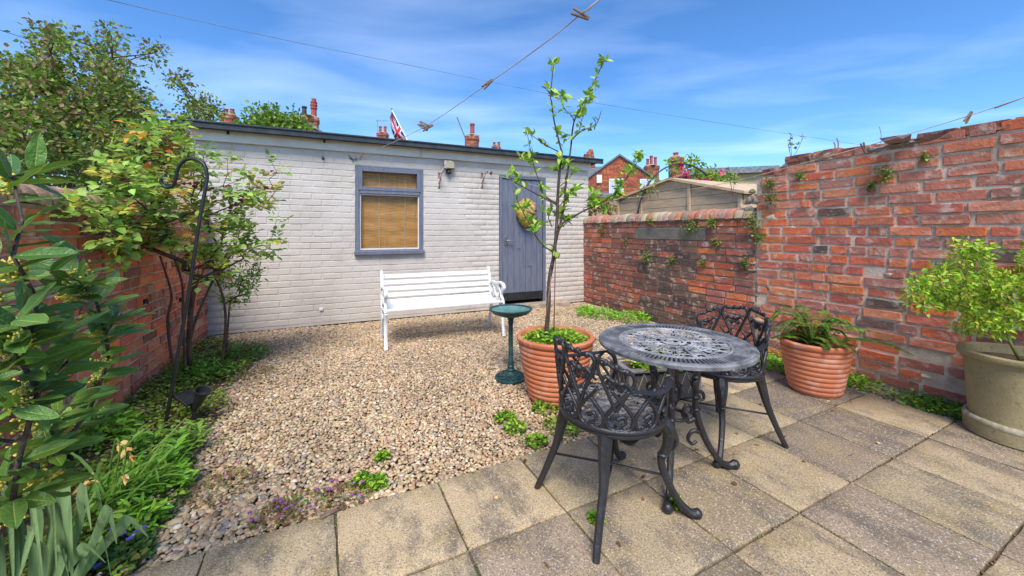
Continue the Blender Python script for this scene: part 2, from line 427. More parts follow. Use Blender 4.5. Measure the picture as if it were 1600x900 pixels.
def mesh_np(name, verts, faces, m, cols=None, smooth=True):
    verts = np.ascontiguousarray(verts, dtype=np.float32); faces = np.ascontiguousarray(faces, dtype=np.int32)
    me = bpy.data.meshes.new(name); k = faces.shape[1]
    me.vertices.add(len(verts)); me.vertices.foreach_set('co', verts.ravel())
    me.loops.add(faces.size); me.loops.foreach_set('vertex_index', faces.ravel())
    me.polygons.add(len(faces)); me.polygons.foreach_set('loop_start', np.arange(0, faces.size, k, dtype=np.int32))
    if smooth: me.polygons.foreach_set('use_smooth', np.ones(len(faces), dtype=bool))
    me.update(calc_edges=True)
    if cols is not None:
        at = me.color_attributes.new('col', 'FLOAT_COLOR', 'POINT')
        c4 = np.ones((len(verts), 4), dtype=np.float32); c4[:, :3] = cols; at.data.foreach_set('color', c4.ravel())
    me.materials.append(MT[m] if isinstance(m, str) else m)
    return me
def unit(a): return a / np.maximum(np.linalg.norm(a, axis=-1, keepdims=True), 1e-9)

LT = np.array([(0, 0, 0), (.33, 0, 0), (.68, 0, 0), (1, 0, 0), (.33, .5, 1), (.68, .38, 1), (.33, -.5, 1), (.68, -.38, 1)], float)
LF = np.array([(0, 1, 4), (0, 6, 1), (4, 1, 2), (4, 2, 5), (6, 7, 2), (6, 2, 1), (5, 2, 3), (7, 3, 2)])
class Leaves:                                     # many small leaves gathered into one mesh
    def __init__(self): self.P = []; self.D = []; self.N = []; self.L = []; self.Wd = []; self.C = []
    def add(self, p, d, nrm, L, wd, c):
        self.P.append(tuple(p)); self.D.append(tuple(d)); self.N.append(tuple(nrm)); self.L.append(L); self.Wd.append(wd); self.C.append(tuple(c[:3]))
    def mesh(self, name, m='leaf', fold=0.18, droop=0.15):
        P, D, N = np.array(self.P), unit(np.array(self.D)), np.array(self.N)
        L, Wd, C = np.array(self.L)[:, None, None], np.array(self.Wd)[:, None, None], np.array(self.C)
        Y = unit(np.cross(N, D)); Z = np.cross(D, Y)
        x, y, fz = LT[None, :, 0:1], LT[None, :, 1:2], LT[None, :, 2:3]
        v = P[:, None, :] + D[:, None, :] * x * L + Y[:, None, :] * y * Wd + Z[:, None, :] * (fz * Wd * fold - droop * L * x * x)
        n = len(P)
        f = (LF[None] + (np.arange(n) * 8)[:, None, None]).reshape(-1, 3)
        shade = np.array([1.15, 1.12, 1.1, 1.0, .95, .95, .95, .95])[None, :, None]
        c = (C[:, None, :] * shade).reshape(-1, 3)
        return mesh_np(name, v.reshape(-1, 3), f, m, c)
def rv(s=1.0): return Vector((R.gauss(0, s), R.gauss(0, s), R.gauss(0, s)))
def pick(cols, j=0.12):
    c = R.choice(cols); k = 1 + R.uniform(-j, j)
    return tuple(max(0, x * k * (1 + R.uniform(-j, j) * .5)) for x in c)
def inpoly(x, y, poly):
    x, y = np.asarray(x), np.asarray(y); r = np.zeros(x.shape, bool); n = len(poly)
    for i in range(n):
        x1, y1 = poly[i][:2]; x2, y2 = poly[i - 1][:2]
        c = ((y1 > y) != (y2 > y)) & (x < (x2 - x1) * (y - y1) / ((y2 - y1) or 1e-9) + x1); r ^= c
    return r

GREENS = [lin(108, 150, 40), lin(86, 130, 36), lin(134, 170, 54), lin(70, 110, 34)]
LIME = [lin(160, 196, 52), lin(138, 182, 44), lin(184, 206, 70), lin(116, 160, 42)]

def grow(base, targets, r_tip=0.003, r_pow=0.45, jitter=0.25, trunk=None):
    """branch skeleton: every target is tied to the nearest node nearer the base; returns a tube mesh builder and the segment directions at the targets"""
    nodes = [Vector(base)]; par = [-1]
    for p in (trunk or []): nodes.append(Vector(p)); par.append(len(nodes) - 2)
    b = nodes[0]; order = sorted(targets, key=lambda p: (Vector(p) - b).length)
    ends = []
    for p in order:
        p = Vector(p); best, bd = 0, 1e9; lim = (p - b).length
        for i, q in enumerate(nodes):
            if i and (q - b).length > lim: continue
            d = (p - q).length + 0.25 * (q - b).length * 0.3
            if d < bd: best, bd = i, d
        q = nodes[best]; prevn = best; seg = (p - q).length; k = max(1, int(seg / 0.22))
        for j in range(1, k + 1):
            t = j / k; x = q.lerp(p, t)
            if j < k: x = x + rv(seg * 0.06 * jitter * 4 / k) + Vector((0, 0, 0.08 * seg * math.sin(PI * t)))
            nodes.append(x); par.append(prevn); prevn = len(nodes) - 1
        ends.append((prevn, p, (p - nodes[par[prevn]]).normalized()))
    cnt = [0] * len(nodes)
    for e, _, _ in ends:
        i = e
        while i >= 0: cnt[i] += 1; i = par[i]
    mb = MB()
    for i in range(1, len(nodes)):
        a, c = nodes[par[i]], nodes[i]
        ra, rc = r_tip * max(cnt[par[i]], 1) ** r_pow, r_tip * max(cnt[i], 1) ** r_pow
        mb.tube([a, c], [min(ra, rc * 1.5), rc], 5)
    return mb, [(p, d) for _, p, d in ends]

def leaf_ball(lv, p, n, rad, L, wd, cols, up=0.5, out=0.7, flat=1.0):
    for _ in range(n):
        q = rv(0.55); q.z *= flat
        if q.length > 1.4: q *= 1.4 / q.length
        d = (q * out + rv(0.5) + Vector((0, 0, R.uniform(-.2, .3)))).normalized()
        nr = (Vector((0, 0, 1)) * up + rv(0.5)).normalized()
        lv.add(Vector(p) + q * rad, d, nr, L * R.uniform(.65, 1.2), wd * R.uniform(.7, 1.15), pick(cols))

# ================================================================ ground, paving, gravel
def sheet(name, poly, z, m, n=1):
    me = bpy.data.meshes.new(name); me.from_pydata([(p[0], p[1], z) for p in poly], [], [tuple(range(len(poly)))])
    b = bmesh.new(); b.from_mesh(me); bmesh.ops.recalc_face_normals(b, faces=b.faces)
    if b.faces and list(b.faces)[0].normal.z < 0: bmesh.ops.reverse_faces(b, faces=b.faces)
    b.to_mesh(me); b.free(); me.materials.append(MT[m])
    o = link(name, me); o['kind'] = 'structure'; return o
sheet('ground', [(-600, -600), (600, -600), (600, 900), (-600, 900)], -0.09, 'grass_far')

TP, NP_ = 0.443, 0.4445
def pav(t, n): return PT * t + PN * n
rows = {}                                        # row index -> first and last column
for j in range(-1, 6): rows[j] = (-4, 8)
rows[-1] = (4, 8)                                # the extra row behind the chairs
def patio_has(x, y):
    t = x * PT.x + y * PT.y; n_ = x * PN.x + y * PN.y
    k = np.floor((t - 0.049) / TP); j = np.floor((1.80 - n_) / NP_)
    ok = (j >= 0) & (j < 6) & (k >= -4) & (k < 8)
    return ok | ((j == -1) & (k >= 4) & (k < 8))

bed_px = [(343, 527), (400, 552), (392, 575), (352, 610), (352, 640), (332, 672), (312, 705), (296, 745), (292, 775), (262, 812), (240, 836), (226, 862), (232, 888), (215, 905), (150, 960)]
bed_edge = [gp(*p) for p in bed_px]
bed_poly = [W(0, 0)] + bed_edge + [Vector((-1.3, 1.0, 0)), Vector((-1.15, 0.2, 0)), W(0, 5.6)]
garden = [W(-0.15, -0.1), W(AR + 0.1, -0.1), W(AR + 0.1, 6.4), W(-0.15, 6.4)]
sheet('gravel_bed', garden, -0.030, 'grit')
sheet('flower_bed', bed_poly, -0.012, 'soil')
sheet('patio', [pav(0.049 - 4 * TP + .02, 1.79), pav(0.049 + 4 * TP + .01, 1.79), pav(0.049 + 4 * TP + .01, 1.79 + NP_), pav(0.049 + 8 * TP - .02, 1.79 + NP_), pav(0.049 + 8 * TP - .02, 1.80 - 6 * NP_), pav(0.049 - 4 * TP + .02, 1.80 - 6 * NP_)], -0.011, 'soil')
patio = bpy.data.objects['patio']

def slab_mesh(seed):
    r = random.Random(seed); N = 10; mb = MB(); g = {}
    hx, hy, e = TP / 2 - 0.0035, NP_ / 2 - 0.0035, 0.006
    for i in range(N + 1):
        for j in range(N + 1):
            x = -hx + 2 * hx * i / N; y = -hy + 2 * hy * j / N; z = r.gauss(0, 0.0007)
            ei, ej = i in (0, N), j in (0, N)
            if ei: x += r.uniform(-.0025, .0012) * (1 if i else -1)
            if ej: y += r.uniform(-.0025, .0012) * (1 if j else -1)
            if ei or ej: z -= 0.0045 + (r.random() < .12) * r.uniform(0, .005)
            g[i, j] = len(mb.v); mb.v.append((x, y, z))
    # second ring just inside the edge keeps the top flat
    for i in range(N):
        for j in range(N): mb.f.append((g[i, j], g[i + 1, j], g[i + 1, j + 1], g[i, j + 1]))
    ring = [(i, 0) for i in range(N)] + [(N, j) for j in range(N)] + [(i, N) for i in range(N, 0, -1)] + [(0, j) for j in range(N, 0, -1)]
    k0 = len(mb.v)
    for q in ring: x, y, z = mb.v[g[q]]; mb.v.append((x, y, -0.04))
    n = len(ring)
    for i in range(n): mb.f.append((g[ring[i]], k0 + i, k0 + (i + 1) % n, g[ring[(i + 1) % n]]))
    for i in range(N + 1):
        for j in range(N + 1):
            x, y, z = mb.v[g[i, j]]
            if 0 < i < N and 0 < j < N:
                x = max(-hx + e, min(hx - e, x if 1 < i < N - 1 else math.copysign(hx - e * 1.3, x)))
                y = max(-hy + e, min(hy - e, y if 1 < j < N - 1 else math.copysign(hy - e * 1.3, y)))
                mb.v[g[i, j]] = (x, y, z)
    return mb.mesh('slab', 'slab', smooth='auto')
slab_ms = [slab_mesh(s) for s in range(6)]
SLAB_C = [lin(196, 170, 130), lin(186, 162, 126), lin(176, 152, 122), lin(204, 180, 138), lin(166, 144, 118)]
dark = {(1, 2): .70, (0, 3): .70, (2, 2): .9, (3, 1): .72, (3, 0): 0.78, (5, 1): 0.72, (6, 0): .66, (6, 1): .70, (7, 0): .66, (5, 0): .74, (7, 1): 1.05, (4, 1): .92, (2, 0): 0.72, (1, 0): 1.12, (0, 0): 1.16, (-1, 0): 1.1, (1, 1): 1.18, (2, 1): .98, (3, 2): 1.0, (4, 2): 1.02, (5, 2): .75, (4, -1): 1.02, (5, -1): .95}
for j, (k0, k1) in rows.items():
    for k in range(k0, k1):
        c = pav(0.049 + (k + .5) * TP, 1.80 - (j + .5) * NP_)
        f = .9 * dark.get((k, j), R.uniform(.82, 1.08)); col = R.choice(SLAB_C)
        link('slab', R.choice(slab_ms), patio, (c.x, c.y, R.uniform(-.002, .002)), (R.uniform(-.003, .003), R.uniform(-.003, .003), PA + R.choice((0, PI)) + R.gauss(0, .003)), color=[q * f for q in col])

# moss and grit in the joints between slabs
jm = []
for _ in range(5200):
    t_, n_ = R.uniform(-1.2, 3.5), R.uniform(-.3, 2.2)
    if R.random() < .5: t_ = .049 + round((t_ - .049) / TP) * TP + R.gauss(0, .0035)
    else: n_ = 1.80 - round((1.80 - n_) / NP_) * NP_ + R.gauss(0, .0035)
    q = pav(t_, n_)
    if math.sin(q.x * 5 + 1) * math.sin(q.y * 6) + R.uniform(-.7, .7) > .15 and bool(patio_has(np.array(q.x), np.array(q.y))): jm.append((q.x, q.y, -.0055))
jm_pts = np.array(jm)
# ---- pebbles: real stones, too many to count
def ico(sub):
    b = bmesh.new(); bmesh.ops.create_icosphere(b, subdivisions=sub, radius=1)
    b.verts.ensure_lookup_table(); v = np.array([q.co[:] for q in b.verts]); f = np.array([[q.index for q in t.verts] for t in b.faces]); b.free(); return v, f
def scatter_stones(name, pts, size, sub, cols):
    n = len(pts); v0, f0 = ico(sub); T = []
    for k in range(10):
        rr = np.random.default_rng(k); q = v0.copy()
        for _ in range(4):
            d = unit(rr.normal(size=3)); q = q * (1 + 0.16 * np.tanh(2 * (q @ d)))[:, None]
        q += rr.normal(scale=.05, size=q.shape); T.append(q)
    T = np.array(T); t = rng.integers(0, 10, n); v = T[t]
    s = size * rng.lognormal(0, .27, (n, 1)); sc = np.concatenate([s * rng.uniform(1.05, 1.5, (n, 1)), s * rng.uniform(.8, 1.1, (n, 1)), s * rng.uniform(.5, .75, (n, 1))], 1)
    v = v * sc[:, None, :]
    a = rng.uniform(0, 2 * PI, n); tx = rng.normal(0, .28, n); ca, sa, ct, st = np.cos(a), np.sin(a), np.cos(tx), np.sin(tx)
    y, z = v[..., 1] * ct[:, None] - v[..., 2] * st[:, None], v[..., 1] * st[:, None] + v[..., 2] * ct[:, None]
    x = v[..., 0]; v = np.stack([x * ca[:, None] - y * sa[:, None], x * sa[:, None] + y * ca[:, None], z], -1) + pts[:, None, :]
    f = (f0[None] + (np.arange(n) * len(v0))[:, None, None]).reshape(-1, 3)
    ci = rng.choice(len(cols), n, p=np.array([c[1] for c in cols]) / sum(c[1] for c in cols))
    lowf = (0.5 + 0.5 * np.sin(pts[:, 0:1] * 4.3 + 1.7 * np.sin(pts[:, 1:2] * 3.1)) * np.sin(pts[:, 1:2] * 5.2 + pts[:, 0:1] * 1.3))
    cc = (0.84 + 0.2 * lowf) * np.array([c[0] for c in cols])[ci] * rng.uniform(.80, 1.15, (n, 1)) * rng.uniform(.93, 1.07, (n, 3))
    me = mesh_np(name, v.reshape(-1, 3), f, 'pebble', np.repeat(cc, len(v0), 0))
    return link(name, me)
PEB = [(lin(208, 178, 138), 6), (lin(194, 164, 126), 5), (lin(218, 196, 160), 4), (lin(184, 160, 132), 5), (lin(160, 130, 96), 3), (lin(204, 168, 122), 1.8), (lin(158, 148, 136), 2.4), (lin(226, 208, 176), 1.2), (lin(128, 106, 84), 1.2), (lin(190, 148, 116), 1)]
sp = 0.0146
gx, gy = np.meshgrid(np.arange(-4.2, 4.2, sp), np.arange(0.9, 7.2, sp * .9))
gx = gx.ravel() + rng.uniform(-.5, .5, gx.size) * sp * 1.2; gy = gy.ravel() + rng.uniform(-.5, .5, gy.size) * sp * 1.2
keep = inpoly(gx, gy, [W(0.02, 0.02), W(AR - .02, 0.02), W(AR - .02, 6), W(0.02, 6)]) & ~patio_has(gx, gy) & (np.abs(gx) < gy * 1.55 + .3)
inbed = inpoly(gx, gy, bed_poly)
be = np.array([(p.x, p.y) for p in bed_edge]); dm = np.full(gx.shape, 9.0)
for p0, p1 in zip(be[:-1], be[1:]):
    d = p1 - p0; t = np.clip(((gx - p0[0]) * d[0] + (gy - p0[1]) * d[1]) / (d @ d), 0, 1); dm = np.minimum(dm, np.hypot(gx - p0[0] - t * d[0], gy - p0[1] - t * d[1]))
keep &= (~inbed) | (rng.random(gx.size) < np.exp(-dm / .05) * .6)
gx, gy = gx[keep], gy[keep]
gz = rng.uniform(-.017, -.005, gx.size) + 0.006 * np.sin(gx * 3.1 + 1) * np.sin(gy * 2.3)
pts = np.stack([gx, gy, gz], 1); near = gy < 1.8
for nm, sel, sub in (('gravel', near, 2), ('gravel', ~near, 1)):
    o = scatter_stones(nm, pts[sel], .0089, sub, PEB)
    tag(o, 'loose tan and cream pebble gravel in front, along the paving edge' if sub == 2 else 'tan pebble gravel spread across the yard up to the shed', 'gravel'); o['kind'] = 'stuff'

o = scatter_stones('joint_moss', jm_pts, .0042, 1, [(lin(112, 118, 50), 3), (lin(128, 112, 70), 3), (lin(90, 98, 42), 2), (lin(150, 130, 92), 2)])
tag(o, 'moss and grit filling the joints between the paving slabs', 'moss'); o['kind'] = 'stuff'
# ================================================================ bricks
def brick_mesh(seed, rough=1.0, mt='brick'):
    r = random.Random(seed); mb = MB(); g = {}
    xs = [-.5, -.475, -.3, 0, .3, .475, .5]; zs = [-.5, -.42, 0, .42, .5]; nx, nz = len(xs) - 1, len(zs) - 1
    for i, x0 in enumerate(xs):
        for k, z0 in enumerate(zs):
            x, z = x0, z0; y = r.gauss(0, .022) * rough; ex, ez = i in (0, nx), k in (0, nz)
            if ex: x *= 1 - r.uniform(0, .035) * rough
            elif k in (0, nz): x += r.uniform(-.03, .03) * (abs(x0) < .4)
            if ez: z *= 1 - r.uniform(0, .17) * rough
            if ex or ez: y += r.uniform(.05, .11)
            if ex and ez:
                x *= .988; z *= .95
                if r.random() < .25 * rough: x *= .96; z *= .85; y += .15
            g[i, k] = len(mb.v); mb.v.append((x, y, z))
    for i in range(nx):
        for k in range(nz): mb.f.append((g[i, k], g[i + 1, k], g[i + 1, k + 1], g[i, k + 1]))
    ring = [(i, 0) for i in range(nx)] + [(nx, k) for k in range(nz)] + [(i, nz) for i in range(nx, 0, -1)] + [(0, k) for k in range(nz, 0, -1)]
    corner = [mb.v[g[c]] for c in ((0, 0), (nx, 0), (nx, nz), (0, nz))]; k0 = len(mb.v); n = len(ring)
    for q in ring: x, y, z = mb.v[g[q]]; mb.v.append((x, 1.0, z))
    for i in range(n): mb.f.append((g[ring[i]], k0 + i, k0 + (i + 1) % n, g[ring[(i + 1) % n]]))
    return mb.mesh('brick', mt, False, fix=False)
BRK = [brick_mesh(s) for s in range(14)]
PBRK = [brick_mesh(100 + s, .28, 'painted_brick') for s in range(12)]
def course(x0, x1, L, joint, start, headers=0.0, rr=R):
    out = []; x = x0 - start
    while x < x1:
        l = L if rr.random() > headers else L * .48
        l *= rr.uniform(.97, 1.03); a, b = max(x, x0), min(x + l, x1)
        if b - a > .035: out.append((a, b))
        x += l + joint
    return out
def tmpl_join(name, items, meshes, m, parent):        # many alike pieces as one part
    vs, fs, cs = [], [], []; k = 0
    for (loc, sc, col) in items:
        me = R.choice(meshes); v = np.empty(len(me.vertices) * 3, np.float32); me.vertices.foreach_get('co', v); v = v.reshape(-1, 3) * np.array(sc) + np.array(loc)
        f = np.empty(len(me.loops), np.int32); me.loops.foreach_get('vertex_index', f)
        vs.append(v); fs.append(f.reshape(-1, 4) + k); cs.append(np.tile(np.array(col), (len(v), 1))); k += len(v)
    o = link(name, mesh_np(name, np.concatenate(vs), np.concatenate(fs), m, np.concatenate(cs), smooth=False), parent); o['kind'] = 'stuff'; return o

def place_bricks(root, items, meshes, mt_far, cam_local, limit=300, vis=4.9):
    items.sort(key=lambda it: (Vector(it[0]) - cam_local).length + (50 if abs(it[0][0]) > vis else 0))
    for loc, sc, col in items[:limit]: link('brick', R.choice(meshes), root, loc, (R.gauss(0, .012), R.gauss(0, .006), R.gauss(0, .014)), sc, col)
    if items[limit:]: tmpl_join('bricks', items[limit:], meshes, mt_far, root)

ORANGE = [lin(216, 112, 66), lin(208, 104, 64), lin(200, 100, 70), lin(208, 118, 80), lin(222, 124, 72), lin(192, 104, 80), lin(186, 98, 78), lin(214, 132, 92), lin(180, 110, 94)]
PURPLE = [lin(194, 116, 90), lin(184, 112, 92), lin(202, 128, 100), lin(178, 104, 82), lin(168, 112, 96), lin(206, 116, 82)]
BROWN = [lin(162, 96, 76), lin(148, 90, 74), lin(170, 102, 78), lin(136, 86, 72), lin(154, 104, 86), lin(180, 106, 78), lin(124, 84, 74)]
BLACKISH = [lin(112, 86, 74), lin(100, 80, 70), lin(124, 92, 76), lin(94, 76, 68), lin(136, 100, 80)]

def coping_mesh(seed, L, wid, h):
    r = random.Random(seed); mb = MB(); n = 12; prof = []
    for i in range(n + 1):
        a = PI * i / n; prof.append((-math.cos(a) * wid / 2, max(0, math.sin(a)) ** .8 * h))
    xs = [(-L / 2, .965), (-L / 2 + .009, 1.0), (L / 2 - .009, 1.0), (L / 2, .965)]
    for x, s in xs:
        for y, z in prof: mb.v.append((x + r.gauss(0, .001), y * s + r.gauss(0, .0012), z * s + r.gauss(0, .0015)))
    k = n + 1
    for i in range(3):
        for j in range(n): mb.f.append((i * k + j, i * k + j + 1, (i + 1) * k + j + 1, (i + 1) * k + j))
    mb.f.append(tuple(range(k))); mb.f.append(tuple(range(3 * k, 4 * k))[::-1])
    return mb.mesh('coping_brick', 'brick', smooth='auto')

# ---- right-hand walls: local x runs from the shed towards the camera, y into the wall
XT = rwall_xz(1186, 340)[0]                          # where the tall wall starts
hl = 1.335                                           # top of brickwork of the low walls
zc_ = 0.0775                                         # course height
low = thing('brick_wall', 'low weathered brown brick wall with rounded brick coping, right of the shed', 'wall', W(AR, 0), ANG - PI / 2)
mb = MB().box(-.02, XT, .012, .235, -.08, hl); mb.build('mortar', 'old_mortar', low)
tall = thing('brick_wall', 'tall old orange brick wall with broken stepped top, behind the pots', 'wall', W(AR, 0), ANG - PI / 2)
cl = low.matrix_basis.inverted() @ Vector((0, 0, H))
# stone lintel built into the low wall
la, lz0 = rwall_xz(992, 377); lb, lz1 = rwall_xz(1103, 352)
lz0, lz1 = round(lz0 / zc_) * zc_, round(lz0 / zc_) * zc_ + 2 * zc_
pa, _ = rwall_xz(1000, 420); pb, _ = rwall_xz(1093, 420)
items = []
for r_ in range(int(hl / zc_)):
    z0 = .004 + r_ * zc_
    for a, b in course(0, XT - .05, .228, .011, (.12 if r_ % 2 else 0) + R.uniform(-.02, .02), .12):
        zm = z0 + zc_ / 2
        if lz0 - .01 < zm < lz1 and b > la and a < lb:
            if a < la - .04: b = la - .008
            elif b > lb + .04: a = lb + .008
            else: continue
        xm = (a + b) / 2
        pal = BLACKISH if (pa < xm < pb and z0 < lz0 and R.random() < .85) else (BROWN if R.random() < .8 else ORANGE)
        if xm > XT - .75 and R.random() < .5: pal = ORANGE
        f = R.uniform(.75, 1.1); col = [c * f for c in R.choice(pal)]
        items.append((((a + b) / 2, R.uniform(-.006, .004), zm), (b - a, .05, zc_ - .011 * R.uniform(.7, 1.3)), col))
place_bricks(low, items, BRK, 'brick_far', cl)
MB().bbox(la, lb, -.004, .05, lz0 + .004, lz1 - .005, .006).build('lintel', mat('lintel_stone', lin(128, 120, 108), rough=.9, c2=(*lin(96, 92, 80), 1), ns=8, bump=.5, bs=50), low)
COPM = [coping_mesh(s, .092, .27, .115) for s in range(8)]
x = .05
while x < XT - .02:
    link('coping_brick', R.choice(COPM), low, (x, .112, hl), (R.gauss(0, .02), R.gauss(0, .02), R.gauss(0, .03)), (R.uniform(.96, 1.03), 1, R.uniform(.94, 1.06)), [c * R.uniform(.85, 1.15) for c in R.choice([lin(182, 150, 124), lin(166, 132, 108), lin(186, 124, 94), lin(150, 130, 112), lin(196, 166, 136)])])
    x += .0975
# tall wall
tops = [rwall_xz(*p) for p in [(1168, 287), (1198, 268), (1232, 246), (1262, 236), (1330, 229), (1395, 222), (1432, 219)]]
tops2 = [rwall_xz(1433, 209), rwall_xz(1598, 181)]
def ztop(x):
    if x < tops2[0][0]: return float(np.interp(x, [t[0] for t in tops], [t[1] for t in tops]))
    return tops2[0][1] + .008 * (x - tops2[0][0])
XE = 6.6
items = []; hc = .082
prof = [(XT - .03, -.08), (XE, -.08), (XE, ztop(XE) - .03)]
for i in range(60, -1, -1):
    x = XT - .03 + (XE - XT) * i / 60; prof.append((x, ztop(x) - .03))
MB().prism(prof, .011, .33).build('mortar', 'mortar', tall)
for r_ in range(25):
    z0 = .0 + r_ * hc
    hd = R.random() < .25
    for a, b in course(XT - .02, XE, .236, .014, R.uniform(0, .24), .7 if hd else .3):
        xm = (a + b) / 2; zz = z0 + .012 * math.sin(xm * 1.7 + r_ * .2) + .012 * (xm - XT)
        if zz + hc > ztop(xm) + .022: continue
        redness = .8 if z0 < 1.25 else .5
        if xm > XT + .95: redness -= .25
        pal = ORANGE if R.random() < redness else PURPLE
        if R.random() < .025: pal = BLACKISH
        if R.random() < .035 and z0 < 1.2: continue                      # lost brick, mortar shows
        f = R.uniform(.9, 1.25); col = [c * f for c in R.choice(pal)]
        j = R.uniform(.9, 1.5)
        items.append(((xm, R.uniform(-.008, .006), zz + hc / 2), (b - a - R.uniform(0, .012), .055, hc - .012 * j), col))
# top course of bricks lying on the wall
x = XT + .02
while x < XE:
    l = R.uniform(.2, .25); z = ztop(x + l / 2)
    sl = math.atan2(ztop(x + l) - ztop(x), l)
    if not (tops[4][0] + .12 < x + l / 2 < tops2[0][0] - .02):
        items.append(((x + l / 2, R.uniform(-.015, .01), z - .036), (l - .012, .2, .07), [c * R.uniform(.7, .95) for c in R.choice(PURPLE + BROWN)]))
    x += l
place_bricks(tall, items, BRK, 'brick_far', cl)
# rough slates and rubble bedded in the gap of the top, crumbling mortar at the seam
def rock(mb, c, s, seed=0, sub=2):
    v, f = ico(sub); rr = np.random.default_rng(seed)
    for _ in range(6):
        d = unit(rr.normal(size=3)); v = v * (1 + .22 * np.tanh(3 * (v @ d - .3)))[:, None]
    v = v * np.array(s) + rr.normal(scale=.05, size=v.shape) * np.array(s) + np.array(c); return mb.add([tuple(q) for q in v], [tuple(q) for q in f])
for i in range(9):
    x = tops[4][0] + .13 + .05 * i; mb = MB()
    if x > tops2[0][0]: break
    rock(mb, (x, R.uniform(-.005, .03), ztop(x) - R.uniform(.0, .05)), (R.uniform(.05, .08), .08, R.uniform(.014, .026)), 30 + i)
    mb.build('rubble_stone', mat('rubble%d' % i, [c * R.uniform(.7, 1.1) for c in lin(150, 140, 128)], rough=.9, bump=.6, bs=40), tall)
mb = MB()
for i in range(46):
    z = R.uniform(0, 1.62); rock(mb, (XT - .06 + R.gauss(0, .05) + .03 * math.sin(z * 4), R.uniform(.008, .03), z), (R.uniform(.03, .08), R.uniform(.018, .034), R.uniform(.02, .06)), 200 + i)
o = mb.build('crumbled_mortar', 'old_mortar', tall, smooth=True); o['kind'] = 'stuff'; o['label'] = 'grey crumbling mortar seam between the low and tall walls'
mb = MB()
for i in range(34):
    x = R.uniform(XT + .1, XE - 1.2); z = R.choice((R.uniform(.0, .3), R.uniform(.2, 1.6))); rock(mb, (x, R.uniform(.014, .022), z), (R.uniform(.03, .1), R.uniform(.01, .016), R.uniform(.02, .045)), 400 + i)
o = mb.build('mortar_repair', 'mortar', tall, smooth=True); o['kind'] = 'stuff'

# ---- left wall: local x runs towards the shed, y into the wall
left = thing('brick_wall', 'reddish brick wall with rounded coping along the flower bed, left side', 'wall', O, ANG + PI / 2)
MB().box(-5.6, -.005, .012, .23, -.08, hl).build('mortar', 'mortar', left)
cl2 = left.matrix_basis.inverted() @ Vector((0, 0, H))
items = []
for r_ in range(int(hl / zc_)):
    z0 = .004 + r_ * zc_
    for a, b in course(-5.6, -.01, .228, .011, (.12 if r_ % 2 else 0) + R.uniform(-.02, .02), .15):
        if a < -4.2: continue
        f = R.uniform(1.0, 1.35); col = [c * f for c in R.choice(ORANGE + ORANGE + BROWN + [lin(186, 140, 116)])]
        items.append((((a + b) / 2, R.uniform(-.006, .004), z0 + zc_ / 2), (b - a, .05, zc_ - .011 * R.uniform(.7, 1.3)), col))
place_bricks(left, items, BRK, 'brick_far', cl2, 300, 3.1)
x = -.06
while x > -4.2:
    link('coping_brick', R.choice(COPM), left, (x, .112, hl), (R.gauss(0, .02), R.gauss(0, .02), R.gauss(0, .03)), (R.uniform(.96, 1.03), 1, R.uniform(.94, 1.06)), [c * R.uniform(.85, 1.15) for c in R.choice([lin(196, 146, 118), lin(176, 128, 104), lin(186, 152, 126), lin(160, 128, 108)])])
    x -= .0975

# ================================================================ shed
shed = thing('shed', 'long low painted grey brick shed with black felt roof at the end of the yard', 'shed', O, ANG)
SX0, SX1 = -.12, AR + .10
wx0, wz1 = shed_az(555, 259); wx1, _ = shed_az(661, 267); _, wz0 = shed_az(555, 397)
dx0, dz1 = shed_az(780, 275); dx1, _ = shed_az(853, 281); _, dz0 = shed_az(780, 472)
sc_ = .0785; rnd = lambda z: round((z - .03) / sc_) * sc_ + .03
wz0, wz1, dz1 = rnd(wz0), rnd(wz1), rnd(dz1); dz0 = max(.03, dz0)
ztopS = 2.24
print('window', wx0, wx1, wz0, wz1, 'door', dx0, dx1, dz0, dz1, 'AR', AR, 'XT', XT)
def panel(mb, x0, x1, z0, z1, y0, y1, holes):
    xs = sorted({x0, x1, *[h[0] for h in holes], *[h[1] for h in holes]}); zs = sorted({z0, z1, *[h[2] for h in holes], *[h[3] for h in holes]})
    for xa, xb in zip(xs, xs[1:]):
        for za, zb in zip(zs, zs[1:]):
            if any(h[0] - 1e-6 <= xa and xb <= h[1] + 1e-6 and h[2] - 1e-6 <= za and zb <= h[3] + 1e-6 for h in holes): continue
            mb.box(xa, xb, y0, y1, za, zb)
HOLES = [(wx0, wx1, wz0, wz1), (dx0, dx1, .0, dz1)]
mb = MB(); panel(mb, SX0 + .01, SX1 - .01, 0, ztopS, .0045, .22, HOLES); mb.build('mortar', 'painted_brick', shed)
mb = MB(); mb.box(SX0, SX0 + .2, .225, 2.6, 0, 2.2); mb.box(SX1 - .2, SX1, .225, 2.6, 0, 2.2); mb.box(SX0 + .2, SX1 - .2, 2.4, 2.6, 0, 2.15); mb.box(SX0 + .2, SX1 - .2, .225, 2.39, 0, .02)
mb.build('side_wall', 'painted_brick', shed)
items = []
